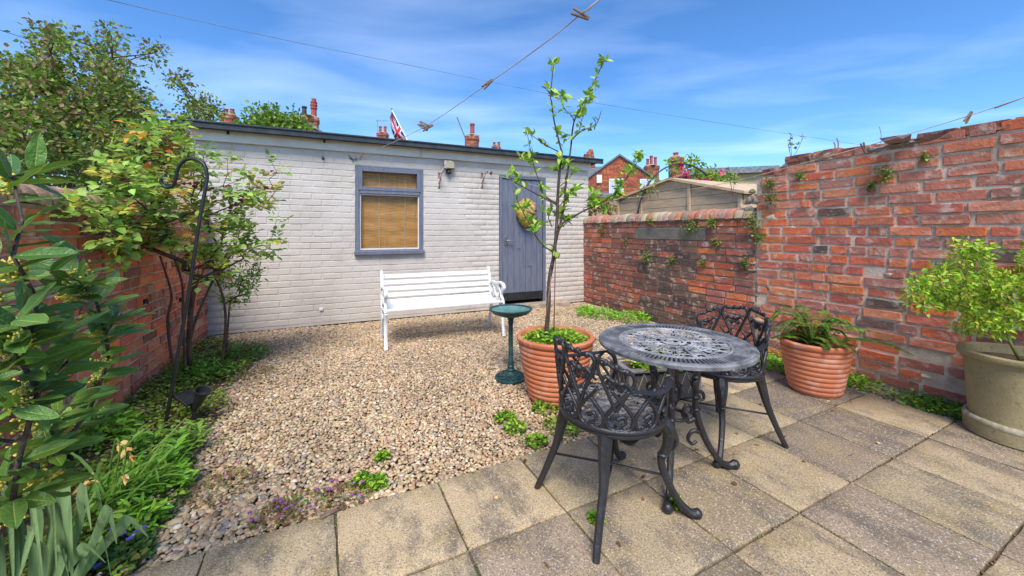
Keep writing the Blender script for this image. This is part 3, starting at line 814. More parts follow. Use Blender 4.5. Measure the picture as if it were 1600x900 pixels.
for r_ in range(int(ztopS / sc_) + 1):
    z0 = .03 + (r_ - 1) * sc_ + sc_; zm = z0 + sc_ / 2
    if z0 + sc_ > ztopS + .03: break
    segs = [(SX0, SX1)]
    for h in HOLES:
        if h[2] - .005 < zm < h[3]:
            segs = [s for a, b in segs for s in ((a, min(b, h[0])), (max(a, h[1]), b)) if s[1] - s[0] > .03]
    for a, b in course(SX0, SX1, .226, .011, .118 if r_ % 2 else 0):
        for s0, s1 in segs:
            a2, b2 = max(a, s0 + .001), min(b, s1 - .001)
            if b2 - a2 > .03: items.append((((a2 + b2) / 2, R.uniform(-.002, .001), zm), (b2 - a2, .03, sc_ - .0095 * R.uniform(.7, 1.2)), (.6, .6, .6)))
items.sort(key=lambda t: abs(t[0][0] - 1.6) * .6 + abs(t[0][2] - 1.1) * .3)
for loc, s, c in items[:300]: link('brick', R.choice(PBRK), shed, loc, (R.gauss(0, .008), R.gauss(0, .006), R.gauss(0, .01)), s)
tmpl_join('bricks', items[300:], PBRK, 'painted_brick', shed)
# fascia boards, roof
fz0, fz1 = 2.235, 2.375
xs = [SX0 - .03, shed_az(657, 240)[0], SX1 + .02]
for a, b in zip(xs, xs[1:]): MB().bbox(a + .002, b - .002, -.045, -.012, fz0, fz1 - .012, .003).build('fascia_board', 'white_paint', shed)
MB().box(SX0, SX1, -.010, .22, fz0 + .006, fz1 - .02).build('wall_plate', 'white_paint', shed)
def zr(y): return fz1 - .045 * (y + .16)
rx0, rx1 = shed_az(291, 190)[0] + .02, SX1 + .16
mb = MB(); mb.prism([(-.16, 0), (2.75, -.13), (2.75, -.10), (-.16, .03)], rx0, rx1, Matrix.Translation((0, 0, fz1)) @ Matrix(((0, 1, 0, 0), (1, 0, 0, 0), (0, 0, 1, 0), (0, 0, 0, 1))))
roof = mb.build('roof', 'roof_felt', shed)
mb = MB(); mb.bbox(rx0 - .012, rx1 + .012, -.19, -.155, fz1 - .035, fz1 + .036, .006); mb.tube([(rx0, -.192, fz1 + .036), (rx1, -.192, fz1 + .036)], .013, 8); mb.build('roof_edge_trim', 'roof_felt', roof)
for px, py in ((358, 203), (507, 218)):
    a, z = shed_az(px, py); mb = MB(); mb.box(a - .012, a + .012, -.060, -.046, fz1 - .055, fz1 - .014); mb.tube([(a, -.062, fz1 - .05), (a, -.085, fz1 - .06), (a, -.085, fz1 - .036)], .005); mb.build('gutter_clip', 'black_plastic', shed)
# window
fr = MB(); T_ = .055
def frame(mb, x0, x1, z0, z1, t, y0, y1, e=.004):
    mb.bbox(x0, x0 + t, y0, y1, z0, z1, e); mb.bbox(x1 - t, x1, y0, y1, z0, z1, e); mb.bbox(x0 + t, x1 - t, y0 + .0015, y1 - .0015, z1 - t, z1, e); mb.bbox(x0 + t, x1 - t, y0 + .0015, y1 - .0015, z0, z0 + t, e)
frame(fr, wx0 + .002, wx1 - .002, wz0 + .002, wz1 - .002, T_, -.018, .10)
tz = wz0 + (wz1 - wz0) * .705
fr.bbox(wx0 + T_, wx1 - T_, -.026, .09, tz - .026, tz + .026)
window = fr.build('window', 'blue_paint', shed)
mb = MB(); frame(mb, wx0 + T_ * .7, wx1 - T_ * .7, tz + .018, wz1 - T_ * .5, .05, -.034, .03); mb.build('top_light_frame', 'blue_paint', window)
mb = MB(); mb.bbox(wx0 - .012, wx1 + .012, -.06, .0, wz0 - .012, wz0 + .042, .006); mb.build('sill', 'blue_paint', window)
mb = MB(); frame(mb, wx0 + T_, wx1 - T_, wz0 + T_, tz - .026, .016, .0, .03, .002); mb.build('bead', 'white_paint', window)
MB().box(wx0 + T_, wx1 - T_, .034, .038, wz0 + T_, tz - .026).build('pane', 'glass', window)
MB().box(wx0 + T_ + .03, wx1 - T_ - .03, .012, .016, tz + .06, wz1 - T_ - .01).build('pane', 'glass', window)
# roll-up bamboo blind just behind the glass, waving a little
mb = MB(); nx, nz_ = 24, 40; x0, x1, z0, z1 = wx0 + .05, wx1 - .05, wz0 + .05, wz1 - .05
for i in range(nx + 1):
    for k in range(nz_ + 1):
        u, v = i / nx, k / nz_; mb.v.append((x0 + (x1 - x0) * u, .085 + .006 * math.sin(u * 7 + v * 5) + .004 * math.sin(v * 40), z0 + (z1 - z0) * v))
for i in range(nx):
    for k in range(nz_): q = i * (nz_ + 1) + k; mb.f.append((q, q + nz_ + 1, q + nz_ + 2, q + 1))
bl = mb.build('blind', 'bamboo', shed, smooth=True); bl['label'] = 'golden bamboo blind hanging behind the window glass'
mb = MB()
for i in range(11):
    xx = x0 + .05 + (x1 - x0 - .1) * i / 10 + R.uniform(-.006, .006); mb.tube([(xx + R.uniform(-.004, .004), .074 + .004 * math.sin(k), z0 + (z1 - z0) * k / 8) for k in range(9)], .0022 if i not in (3, 8) else .007, 4)
mb.tube([(x0, .072, tz - .05), (x0 + .25, .07, tz - .085), (x0 + .5, .07, tz - .055), (x1, .072, tz - .11)], .0035, 4)
mb.build('blind_cord', 'net', bl)
MB().box(wx0 - .1, wx1 + .1, .30, .31, wz0 - .1, wz1 + .1).build('dark_interior_backing', mat('inner_dark', (.05, .035, .025), rough=.9), shed)  # dark sheet added behind the blind, standing in for the unlit interior
# door
mb = MB(); dl, dr = dx0 + .006, dx1 - .006
mb.bbox(dl, dl + .045, -.006, .10, .03, dz1 - .003); mb.bbox(dr - .045, dr, -.006, .10, .03, dz1 - .003); mb.bbox(dl + .045, dr - .045, -.004, .10, dz1 - .05, dz1 - .003)
mb.build('door_frame', 'blue_paint', shed)
door = MB().box(dl + .048, dr - .048, .045, .075, .10, dz1 - .054).build('door', 'blue_paint', shed)
npl = 7; pw = (dr - dl - .1) / npl
for i in range(npl):
    xa = dl + .05 + i * pw; MB().bbox(xa + .0015, xa + pw - .0015, .018 + R.uniform(-.002, .002), .043, .105, dz1 - .056, .004).build('plank', 'blue_paint', door)
kz = shed_az(820, 456)[1]
MB().bbox(dl + .052, dr - .052, .006, .0165, .108, kz, .002).build('kick_plate', 'black_plastic', door)
hx, hz = dl + .11, shed_az(790, 377)[1]
mb = MB(); mb.bbox(hx - .02, hx + .02, .006, .016, hz - .07, hz + .07, .003); mb.tube([(hx, .006, hz + .01), (hx, -.035, hz + .01), (hx + .02, -.042, hz + .01), (hx + .11, -.042, hz + .005)], .009, 8); mb.build('handle', 'metal_grey', door, smooth='auto')
for px, py in ((811, 385), (828, 412)):
    a, z = shed_az(px, py); MB().bbox(a - .035, a + .035, .011, .0165, z - .04, z + .04, .002).build('repair_patch', 'blue_paint', door)
MB().bbox(dl - .04, dr + .35, -.2, -.002, -.02, .06, .008).build('door_step', 'old_mortar', shed)

# ================================================================ bench
fl, frt = gp(603, 547), gp(787, 525)
bd = (frt - fl); bl_ = bd.length; ba = math.atan2(bd.y, bd.x)
bench = thing('bench', 'white slatted garden bench with scrolled metal ends in front of the shed', 'bench', (fl + frt) / 2, ba)
hx = bl_ / 2
# local: x along the seat, y back
def bench_end(sx):
    mb = MB(); x = sx * hx
    def c(pts, r, k=6, n=6): mb.tube(crom([(x, y, z) for y, z in pts], k), r, n, flat=1.25, up=(1, 0, 0))
    c([(-.01, 0), (.02, .12), (.03, .26), (.0, .36)], [.018, .014, .016, .017])
    c([(.50, 0), (.46, .12), (.41, .25), (.40, .36)], [.017, .014, .015, .016])
    c([(.0, .36), (.10, .375), (.25, .36), (.40, .36)], .014)
    c([(.40, .35), (.43, .48), (.455, .60), (.50, .73), (.515, .745)], [.017, .016, .015, .014, .012])
    c([(.44, .54), (.36, .585), (.22, .585), (.08, .60), (.01, .585), (-.015, .55), (.01, .52), (.045, .535), (.04, .56)], [.013, .014, .015, .018, .018, .016, .013, .011, .009])
    c([(.03, .52), (.06, .46), (.02, .41), (.0, .37)], .012)
    c([(.14, .38), (.09, .44), (.12, .52), (.20, .55), (.26, .50), (.23, .43), (.17, .43), (.17, .48)], .009)
    c([(.36, .38), (.30, .42), (.29, .50), (.34, .55), (.39, .50), (.36, .45)], .009)
    c([(.03, .28), (.14, .30), (.25, .26), (.38, .29)], .009)
    return mb.build('bench_end', 'bench_white', bench, smooth='auto')
for s in (-1, 1): bench_end(s)
for i in range(5):                                   # back slats
    z = .415 + .068 * i; y = .425 + (z - .36) * .23
    m = Matrix.Translation((0, y - .022, z)) @ Matrix.Rotation(-.23, 4, 'X')
    s = MB().bbox(-hx + .012, hx - .012, -.009, .009, -.0245, .0245, .004, m).build('back_slat', 'bench_white', bench)
    mb = MB()
    for sx in (-1, 1): mb.ball(m @ Vector((sx * (hx - .03), -.010, 0)), .007, 6, 4)
    mb.build('bolt', 'rusty', s)
for i in range(6):                                   # seat slats
    y = .015 + .066 * i; z = .382 - .012 * math.sin(PI * i / 5)
    MB().bbox(-hx + .012, hx - .012, y - .027, y + .027, z - .0, z + .02, .004).build('seat_slat', 'bench_white', bench)

# ================================================================ bird bath
bc = gp(798, 591)
bath = thing('bird_bath', 'green metal bird bath with shallow bowl on a slim column', 'bird bath', bc)
MB().lathe([(.128, 0), (.132, .008), (.13, .018), (.118, .022), (.112, .014), (.10, .018), (.06, .040), (.036, .058), (.03, .066), (.0, .066)], 40).build('foot', 'verdigris', bath, smooth='auto')
mb = MB()
for k in range(8):
    a = 2 * PI * k / 8
    def q(r, t): return (r * math.cos(a + t), r * math.sin(a + t), .026 + .045 * max(0, (.112 - r) / .08) ** 1.2)
    for s in (-1, 1): mb.tube(crom([q(.112, .0), q(.10, s * .26), q(.078, s * .30), q(.066, s * .14), q(.078, s * .06), q(.088, s * .13)], 4), .0042, 5)
mb.build('foot_scrollwork', 'verdigris', bath, smooth=True)
MB().lathe([(.034, .058), (.036, .075), (.026, .085), (.03, .10), (.022, .115), (.026, .13), (.019, .15), (.0185, .44), (.024, .455), (.02, .47), (.03, .49), (.045, .505)], 24).build('column', 'verdigris', bath, smooth='auto')
bowl = MB().lathe([(.04, .503), (.09, .512), (.145, .533), (.168, .556), (.176, .563), (.176, .571), (.168, .572), (.158, .562), (.13, .546), (.08, .534), (.0, .530)], 48).build('bowl', 'verdigris', bath, smooth='auto')
MB().lathe([(.155, .5615), (.13, .5475), (.08, .5355), (.0, .5315)], 48, cap=False).build('basin', 'bath_basin', bowl, smooth=True)

# ================================================================ pots
def ribbed_pot(root, rt, rb, h, ribs, mt='terracotta'):
    prof = [(rb - .012, 0), (rb, .006)]
    for i in range(ribs):
        for s in range(6):
            t = (i + s / 6) / ribs; r = rb + (rt - .012 - rb) * (t ** .72); z = .012 + (h - .06) * t
            prof.append((r + .0085 * abs(math.sin(PI * s / 6)) ** .6, z))
    prof += [(rt - .016, h - .048), (rt - .004, h - .04), (rt + .006, h - .026), (rt + .006, h - .010), (rt - .004, h), (rt - .022, h - .002), (rt - .032, h - .02), (rt - .04, h - .10), (.0, h - .10)]
    return MB().lathe(prof, 56).build('pot', mt, root, smooth='auto')
pc = dp(867, 640, 2.745); pc.z = 0; pc.x = .312
potA = thing('plant_pot', 'large ribbed terracotta pot holding the young fruit tree', 'pot', pc)
ribbed_pot(potA, .272, .178, .455, 11)
MB().lathe([(.236, .385), (.14, .40), (.0, .405)], 32, cap=False).build('compost', 'soil', potA, smooth=True)
pb_ = dp(1273, 600, 2.86); pb_.z = 0
potB = thing('plant_pot', 'smaller ribbed terracotta pot holding the fern by the brick wall', 'pot', pb_)
ribbed_pot(potB, .222, .150, .385, 9)
MB().lathe([(.186, .32), (.1, .335), (.0, .338)], 32, cap=False).build('compost', 'soil', potB, smooth=True)
pe = Vector((2.935, 2.20, 0))
potC = thing('plant_pot', 'plain glazed olive stoneware pot with rolled rim at the right edge', 'pot', pe)
MB().lathe([(.20, .0), (.215, .01), (.218, .10), (.205, .112), (.196, .112), (.196, .12), (.212, .40), (.216, .448), (.235, .456), (.243, .470), (.240, .487), (.226, .495), (.212, .490), (.206, .46), (.2, .42), (.0, .42)], 56).build('pot', 'stoneware', potC, smooth='auto')
mb = MB().lathe([(.219, .085), (.2205, .094), (.212, .112), (.2035, .1135)], 56, cap=False); mb.build('lime_ring', mat('lime', lin(184, 176, 152), rough=.9, c2=(*lin(140, 126, 92), 1), ns=12, lo=.42, hi=.6), potC, smooth=True)
MB().lathe([(.203, .44), (.1, .45), (.0, .45)], 32, cap=False).build('compost', 'soil', potC, smooth=True)

# ================================================================ fruit tree in the big pot
def tpx(px, py, dz=0.0): return dp(px, py, 2.745 + dz)
tree = thing('fruit_tree', 'slender young fruit tree with sparse fresh green leaves, in the large pot', 'tree', (pc.x - .05, pc.y, .40))
Ti = Matrix.Translation(-Vector(tree.location))
limbs = [  # photo points, base radius, tip radius, depth drift
    ([(853, 528), (857, 480), (858, 440), (866, 395), (870, 350), (872, 300), (875, 262), (878, 236)], .019, .008, 0),
    ([(862, 420), (868, 380), (880, 330), (884, 290), (888, 262), (892, 230), (897, 190), (912, 160), (925, 135), (936, 112), (944, 94)], .011, .003, .06),
    ([(878, 238), (872, 215), (866, 190), (862, 160), (860, 150), (863, 120), (865, 102)], .007, .003, -.05),
    ([(897, 190), (893, 180), (882, 170), (875, 150)], .005, .002, .05),
    ([(893, 218), (908, 205), (925, 198), (934, 190), (938, 178)], .006, .0025, .1),
    ([(905, 205), (908, 190), (912, 180)], .004, .002, .08),
    ([(873, 237), (855, 228), (840, 218), (829, 210)], .005, .002, -.12),
    ([(870, 320), (855, 312), (838, 303), (825, 296), (805, 285), (795, 276)], .007, .0025, -.15),
    ([(870, 318), (850, 305), (845, 290), (835, 262), (828, 230), (824, 210)], .006, .002, -.08),
    ([(862, 392), (850, 385), (838, 370), (828, 350), (812, 322), (806, 304)], .006, .002, -.2),
    ([(869, 355), (890, 342), (915, 328), (938, 318), (952, 308), (965, 298), (978, 280), (990, 262), (998, 248), (1001, 236)], .008, .0025, .12),
    ([(945, 315), (920, 322), (912, 326), (914, 332)], .003, .002, .1),
    ([(958, 303), (972, 288), (976, 272)], .003, .002, .12),
    ([(872, 325), (884, 310), (892, 300)], .004, .002, .05),
    ([(866, 385), (856, 382), (846, 386)], .004, .002, 0),
    ([(868, 365), (880, 352), (893, 344)], .005, .002, .05),
    ([(876, 290), (888, 280), (898, 265)], .004, .002, .05),
    ([(863, 355), (857, 340), (862, 325)], .004, .002, 0)]
mb = MB(); lv = Leaves(); FT = [lin(150, 186, 58), lin(172, 204, 76), lin(126, 166, 50), lin(192, 214, 96), lin(106, 146, 50)]
def rosette(p, n, L=.055, cols=FT, side=None):
    for _ in range(n):
        d = rv(.7) + Vector((0, 0, .45)); lv.add(p + rv(.008), d, rv(.5) + Vector((0, -.2, 1)), L * R.uniform(.6, 1.2), L * .55 * R.uniform(.7, 1.1), pick(cols, .15))
for pts_, r0, r1, dd in limbs:
    n = len(pts_); P = [tpx(x, y, dd * i / (n - 1) + (R.uniform(-.01, .01) if i else 0)) for i, (x, y) in enumerate(pts_)]
    C = crom(P, 4); k = len(C); rad = [(r0 + (r1 - r0) * (i / (k - 1)) ** .8) * R.uniform(.92, 1.12) for i in range(k)]
    mb.tube([Ti @ c for c in C], rad, 7)
    if r0 > .015: continue
    for i in range(2, k):                            # leaf buds along the twigs
        if R.random() < .16 + .14 * (i / k): rosette(Ti @ C[i], R.randint(2, 4), .055)
        if R.random() < .12: s = rv(.012); mb.tube([Ti @ C[i], (Ti @ C[i]) + s], [.003, .0015], 4)
mb.build('trunk', 'bark_dark', tree, smooth=True)
for x, y, n in [(864, 102, 6), (862, 150, 10), (858, 140, 7), (880, 150, 8), (944, 96, 5), (928, 135, 9), (922, 150, 8), (915, 165, 9), (925, 158, 4), (908, 182, 9), (900, 180, 6), (872, 206, 10), (884, 215, 10), (874, 250, 11), (884, 258, 10), (868, 265, 8), (824, 208, 7), (832, 210, 4), (822, 248, 9), (815, 246, 5), (828, 255, 6), (808, 280, 10), (798, 270, 5), (806, 300, 5), (845, 290, 5), (812, 325, 10), (822, 320, 8), (828, 345, 8), (838, 355, 10), (846, 352, 6), (850, 330, 5), (882, 302, 8), (892, 300, 8), (898, 296, 5), (884, 345, 8), (892, 342, 6), (876, 330, 8), (862, 328, 6), (866, 386, 5), (872, 404, 4), (930, 318, 11), (925, 312, 9), (936, 322, 8), (925, 300, 5), (968, 298, 11), (972, 288, 9), (962, 290, 8), (985, 268, 9), (978, 272, 8), (1000, 240, 6), (998, 250, 5), (950, 325, 5), (968, 305, 6)]:
    rosette(Ti @ tpx(x, y, R.uniform(-.06, .06)), n + 1, .066)
link('leaves', lv.mesh('leaves'), tree)['kind'] = 'stuff'
for a, b in (((861, 432), (848, 520)), ((868, 395), (865, 522))):
    P, Q = tpx(*a, -.02), tpx(*b, -.03); Q.z = .38
    o = MB().tube([P - (Q - P) * .0, Q], .0045, 6).build('support_cane', 'cane', None, smooth=True)
    tag(o, 'thin brown cane %s the fruit tree trunk' % ('leaning left of' if a[0] < 865 else 'standing right against'), 'cane')
def clump(lv, c, rx, ry, h, n, L, wd, cols, up=.7):
    for _ in range(n):
        a, r = R.uniform(0, 2 * PI), math.sqrt(R.random()); x, y = c[0] + rx * r * math.cos(a), c[1] + ry * r * math.sin(a)
        z = c[2] + h * R.uniform(.1, 1) * (1 - r * r * .6)
        lv.add((x, y, z), Vector((math.cos(a) * r + R.gauss(0, .6), math.sin(a) * r + R.gauss(0, .6), R.uniform(-.1, .8))), Vector((R.gauss(0, .4), R.gauss(0, .4), up)), L * R.uniform(.6, 1.25), wd * R.uniform(.7, 1.2), pick(cols, .16))
def plant(name, label, cat, c, parts, m='leaf', group=None, stems=None):
    t = thing(name, label, cat, c, 0, group); lv = Leaves()
    for f in parts: f(lv)
    link('foliage', lv.mesh('foliage', m), t)['kind'] = 'stuff'
    if stems: stems.build('stems', 'stem_green', t, smooth=True)
    return t
plant('pot_weeds', 'low bright green weeds covering the soil of the large tree pot', 'plant', (pc.x, pc.y, .40), [lambda lv: clump(lv, (0, 0, 0), .22, .22, .085, 900, .036, .018, LIME + GREENS[:3])])

# ================================================================ fern
fern = thing('fern', 'dark green fern with arching fronds, one long frond reaching right', 'fern', (pb_.x, pb_.y, .335))
lv = Leaves(); mb = MB(); FC = [lin(112, 150, 54), lin(94, 132, 48), lin(136, 168, 68), lin(146, 136, 70), lin(84, 114, 44)]
fr_list = [(R.uniform(0, 2 * PI), R.uniform(.18, .32), R.uniform(.06, .26)) for _ in range(22)] + [(-1.0, .52, .12), (-.75, .46, .10), (-.5, .42, .16), (2.8, .30, .24), (2.3, .28, .26), (1.4, .27, .27), (3.3, .30, .2), (.6, .3, .24), (4.0, .28, .2), (5.2, .3, .2), (4.6, .26, .12)]
for a, L, hh in fr_list:
    ca, sa = math.cos(a), math.sin(a); P = [(.03 * ca, .03 * sa, 0), (L * .35 * ca, L * .35 * sa, hh * .85), (L * .75 * ca, L * .75 * sa, hh), (L * ca, L * sa, hh * .62)]
    C = crom(P, 8); mb.tube(C, [.003, .002, .001], 4); side = Vector((-sa, ca, 0)); k = len(C)
    for i in range(3, k):
        t = i / k; ll = .058 * math.sin(PI * min(1, (t * .8 + .2))) ** .6 * (1.12 - t * .75); d = (C[i] - C[i - 1]).normalized(); c = pick(FC, .15)
        for j in (0, .5):
            p = C[i].lerp(C[i - 1], j)
            for s in (-1, 1): lv.add(p, side * s + d * .35 + Vector((0, 0, R.uniform(-.25, .05))), Vector((d.x * -.2, 0, 1)), ll * R.uniform(.85, 1.1), .012, c)
mb.build('stems', 'stem_green', fern); link('fronds', lv.mesh('fronds'), fern)['kind'] = 'stuff'

# ================================================================ yellow-green shrub in the stoneware pot
shr = thing('potted_shrub', 'yellow-green feathery shrub in the stoneware pot at the right edge', 'shrub', (pe.x, pe.y, .45))
Si = -Vector(shr.location); tg = []
for x, y, s, n in [(1520, 400, 24, 9), (1500, 395, 16, 5), (1475, 430, 20, 7), (1445, 445, 20, 7), (1440, 472, 16, 6), (1500, 440, 24, 9), (1535, 430, 24, 8), (1545, 465, 22, 8), (1510, 475, 24, 9), (1585, 445, 16, 6), (1590, 490, 22, 8), (1560, 505, 20, 6), (1530, 510, 20, 7), (1480, 470, 16, 6), (1640, 460, 40, 14), (1620, 410, 30, 8), (1665, 500, 40, 10)]:
    for _ in range(n): tg.append(dp(x + R.gauss(0, s * .5), y + R.gauss(0, s * .42), pe.y + R.uniform(-.14, .12)) + Si)
mb, ends = grow((0, 0, 0), tg, .0017, .33, .3); mb.build('stems', 'stem_green', shr, smooth=True)
lv = Leaves(); YG = [lin(140, 186, 46), lin(134, 172, 40), lin(180, 204, 62), lin(108, 148, 38), lin(196, 200, 76)]
for p, d in ends: leaf_ball(lv, p, 36, .042, .031, .015, YG, .8)
link('foliage', lv.mesh('foliage'), shr)['kind'] = 'stuff'

# ================================================================ cast-metal table
tcn = Vector((.805, 1.90, 0)); HT = .655; RT = .362
tb = thing('garden_table', 'round black cast-metal garden table with pierced scrollwork top', 'table', tcn)
ring = lambda r, z, n=72: [(r * math.cos(2 * PI * i / n), r * math.sin(2 * PI * i / n), z) for i in range(n)]
top = MB().lathe([(RT - .034, HT - .012), (RT - .012, HT - .026), (RT, HT - .022), (RT + .001, HT - .008), (RT - .006, HT - .001), (RT - .014, HT - .003), (RT - .019, HT), (RT - .030, HT - .001), (RT - .034, HT - .004), (RT - .034, HT - .012)], 96, cap=False).build('top_rim', 'rim_iron', tb, smooth='auto')
mb = MB(); n = 104; r0, r1 = .262, RT - .034
for i in range(n):
    m = Matrix.Rotation(2 * PI * i / n, 4, 'Z'); mb.bbox(r0 - .004, r1 + .004, -.0042, .0042, HT - .0085, HT - .0035, .001, m)
mb.build('slotted_border', 'rim_iron', tb)
mb = MB()
for rr, ww in ((.257, .007), (.242, .004), (.085, .006), (.052, .009), (.03, .007)): mb.tube(ring(rr, HT - .006), ww, 8, closed=True, flat=.55, up=(0, 0, 1))
mb.build('ring_tracery', 'worn_sheen_iron', tb, smooth=True)
mb = MB(); nS = 8
for k in range(nS):
    a0 = 2 * PI * k / nS
    P = lambda r, t: (r * math.cos(a0 + t), r * math.sin(a0 + t), HT - .006)
    mb.tube([P(.05, 0), P(.15, 0), P(.262, 0)], [.004, .0055, .0045], 6, flat=.8, up=(0, 0, 1))
    hw = PI / nS
    def loop(cr, ct, r, turns=1.25, s=1, ph=0.0):
        pts = []
        for i in range(15):
            q = i / 14; th = ph + s * 2 * PI * turns * q; rad = r * (1 - .72 * q); bx, by = cr * math.cos(a0 + ct), cr * math.sin(a0 + ct)
            pts.append((bx + rad * math.cos(th + a0), by + rad * math.sin(th + a0), HT - .006))
        mb.tube(pts, [.0045, .0038, .003], 5, flat=.45, up=(0, 0, 1))
    for s in (-1, 1):
        c = hw
        loop(.225, c + s * hw * .62, .034, 1.3, s); loop(.222, c + s * hw * .18, .026, 1.2, -s, PI); loop(.178, c + s * hw * .52, .030, 1.3, -s, PI / 2)
        loop(.150, c + s * hw * .40, .024, 1.2, s, PI); loop(.113, c + s * hw * .45, .020, 1.2, s); pass
        mb.tube(crom([P(.085, c + s * hw * .3), P(.13, c + s * hw * .12), P(.165, c + s * hw * .3), P(.2, c + s * hw * .34), P(.255, c + s * hw * .08)], 4), .005, 5, flat=.4, up=(0, 0, 1))
    mb.tube(crom([P(.09, hw), P(.13, hw + .06), P(.165, hw), P(.13, hw - .06)], 4, True), .005, 5, closed=True, flat=.4, up=(0, 0, 1))
mb.build('scroll_tracery', 'worn_sheen_iron', tb, smooth=True)
for k in range(3):
    a = math.radians(3 + 120 * k); m = Matrix.Rotation(a, 4, 'Z'); mb = MB()
    def c(pts, r, n=8, k_=6, y=0.0): mb.tube([m @ p for p in crom([(x, y, z) for x, z in pts], k_)], r, n)
    c([(.235, .632), (.19, .612), (.15, .57), (.125, .50), (.115, .42), (.112, .34), (.12, .27), (.15, .19), (.19, .11), (.24, .045), (.285, .022), (.315, .03)], [.015, .016, .018, .017, .015, .016, .019, .017, .015, .015, .017, .019])
    mb.ball(m @ Vector((.318, 0, .026)), .023, 10, 7)
    c([(.12, .27), (.075, .25), (.05, .29), (.07, .33), (.095, .31), (.085, .285)], [.013, .011, .009, .008])
    c([(.15, .19), (.10, .20), (.075, .165), (.095, .135), (.12, .15)], [.012, .010, .008, .007])
    c([(.175, .60), (.215, .56), (.205, .50), (.165, .505), (.165, .54)], [.011, .010, .009, .007])
    c([(.13, .55), (.085, .56), (.07, .60), (.10, .625), (.125, .60)], [.011, .009, .008])
    c([(.116, .40), (.15, .39), (.155, .36), (.135, .35)], [.010, .008, .006])
    for z in (.47, .37, .31): mb.ball(m @ Vector((.117, 0, z)), .022, 8, 6, (1, 1, .6))
    for s in (-1, 1): c([(.116, .46), (.10, .44), (.115, .40)], [.010, .007], 6, 5, s * .016)
    mb.build('leg', 'black_iron', tb, smooth='auto')
for z, r in ((.285, .062), (.555, .085)): MB().tube(ring(r, z, 32), .008, 6, closed=True).build('leg_ring', 'black_iron', tb, smooth=True)
mb = MB()
for k in range(3):
    m = Matrix.Rotation(math.radians(3 + 120 * k), 4, 'Z'); mb.bbox(-.01, .34, -.012, .012, HT - .032, HT - .0135, .003, m)
mb.build('top_bracket', 'black_iron', tb)

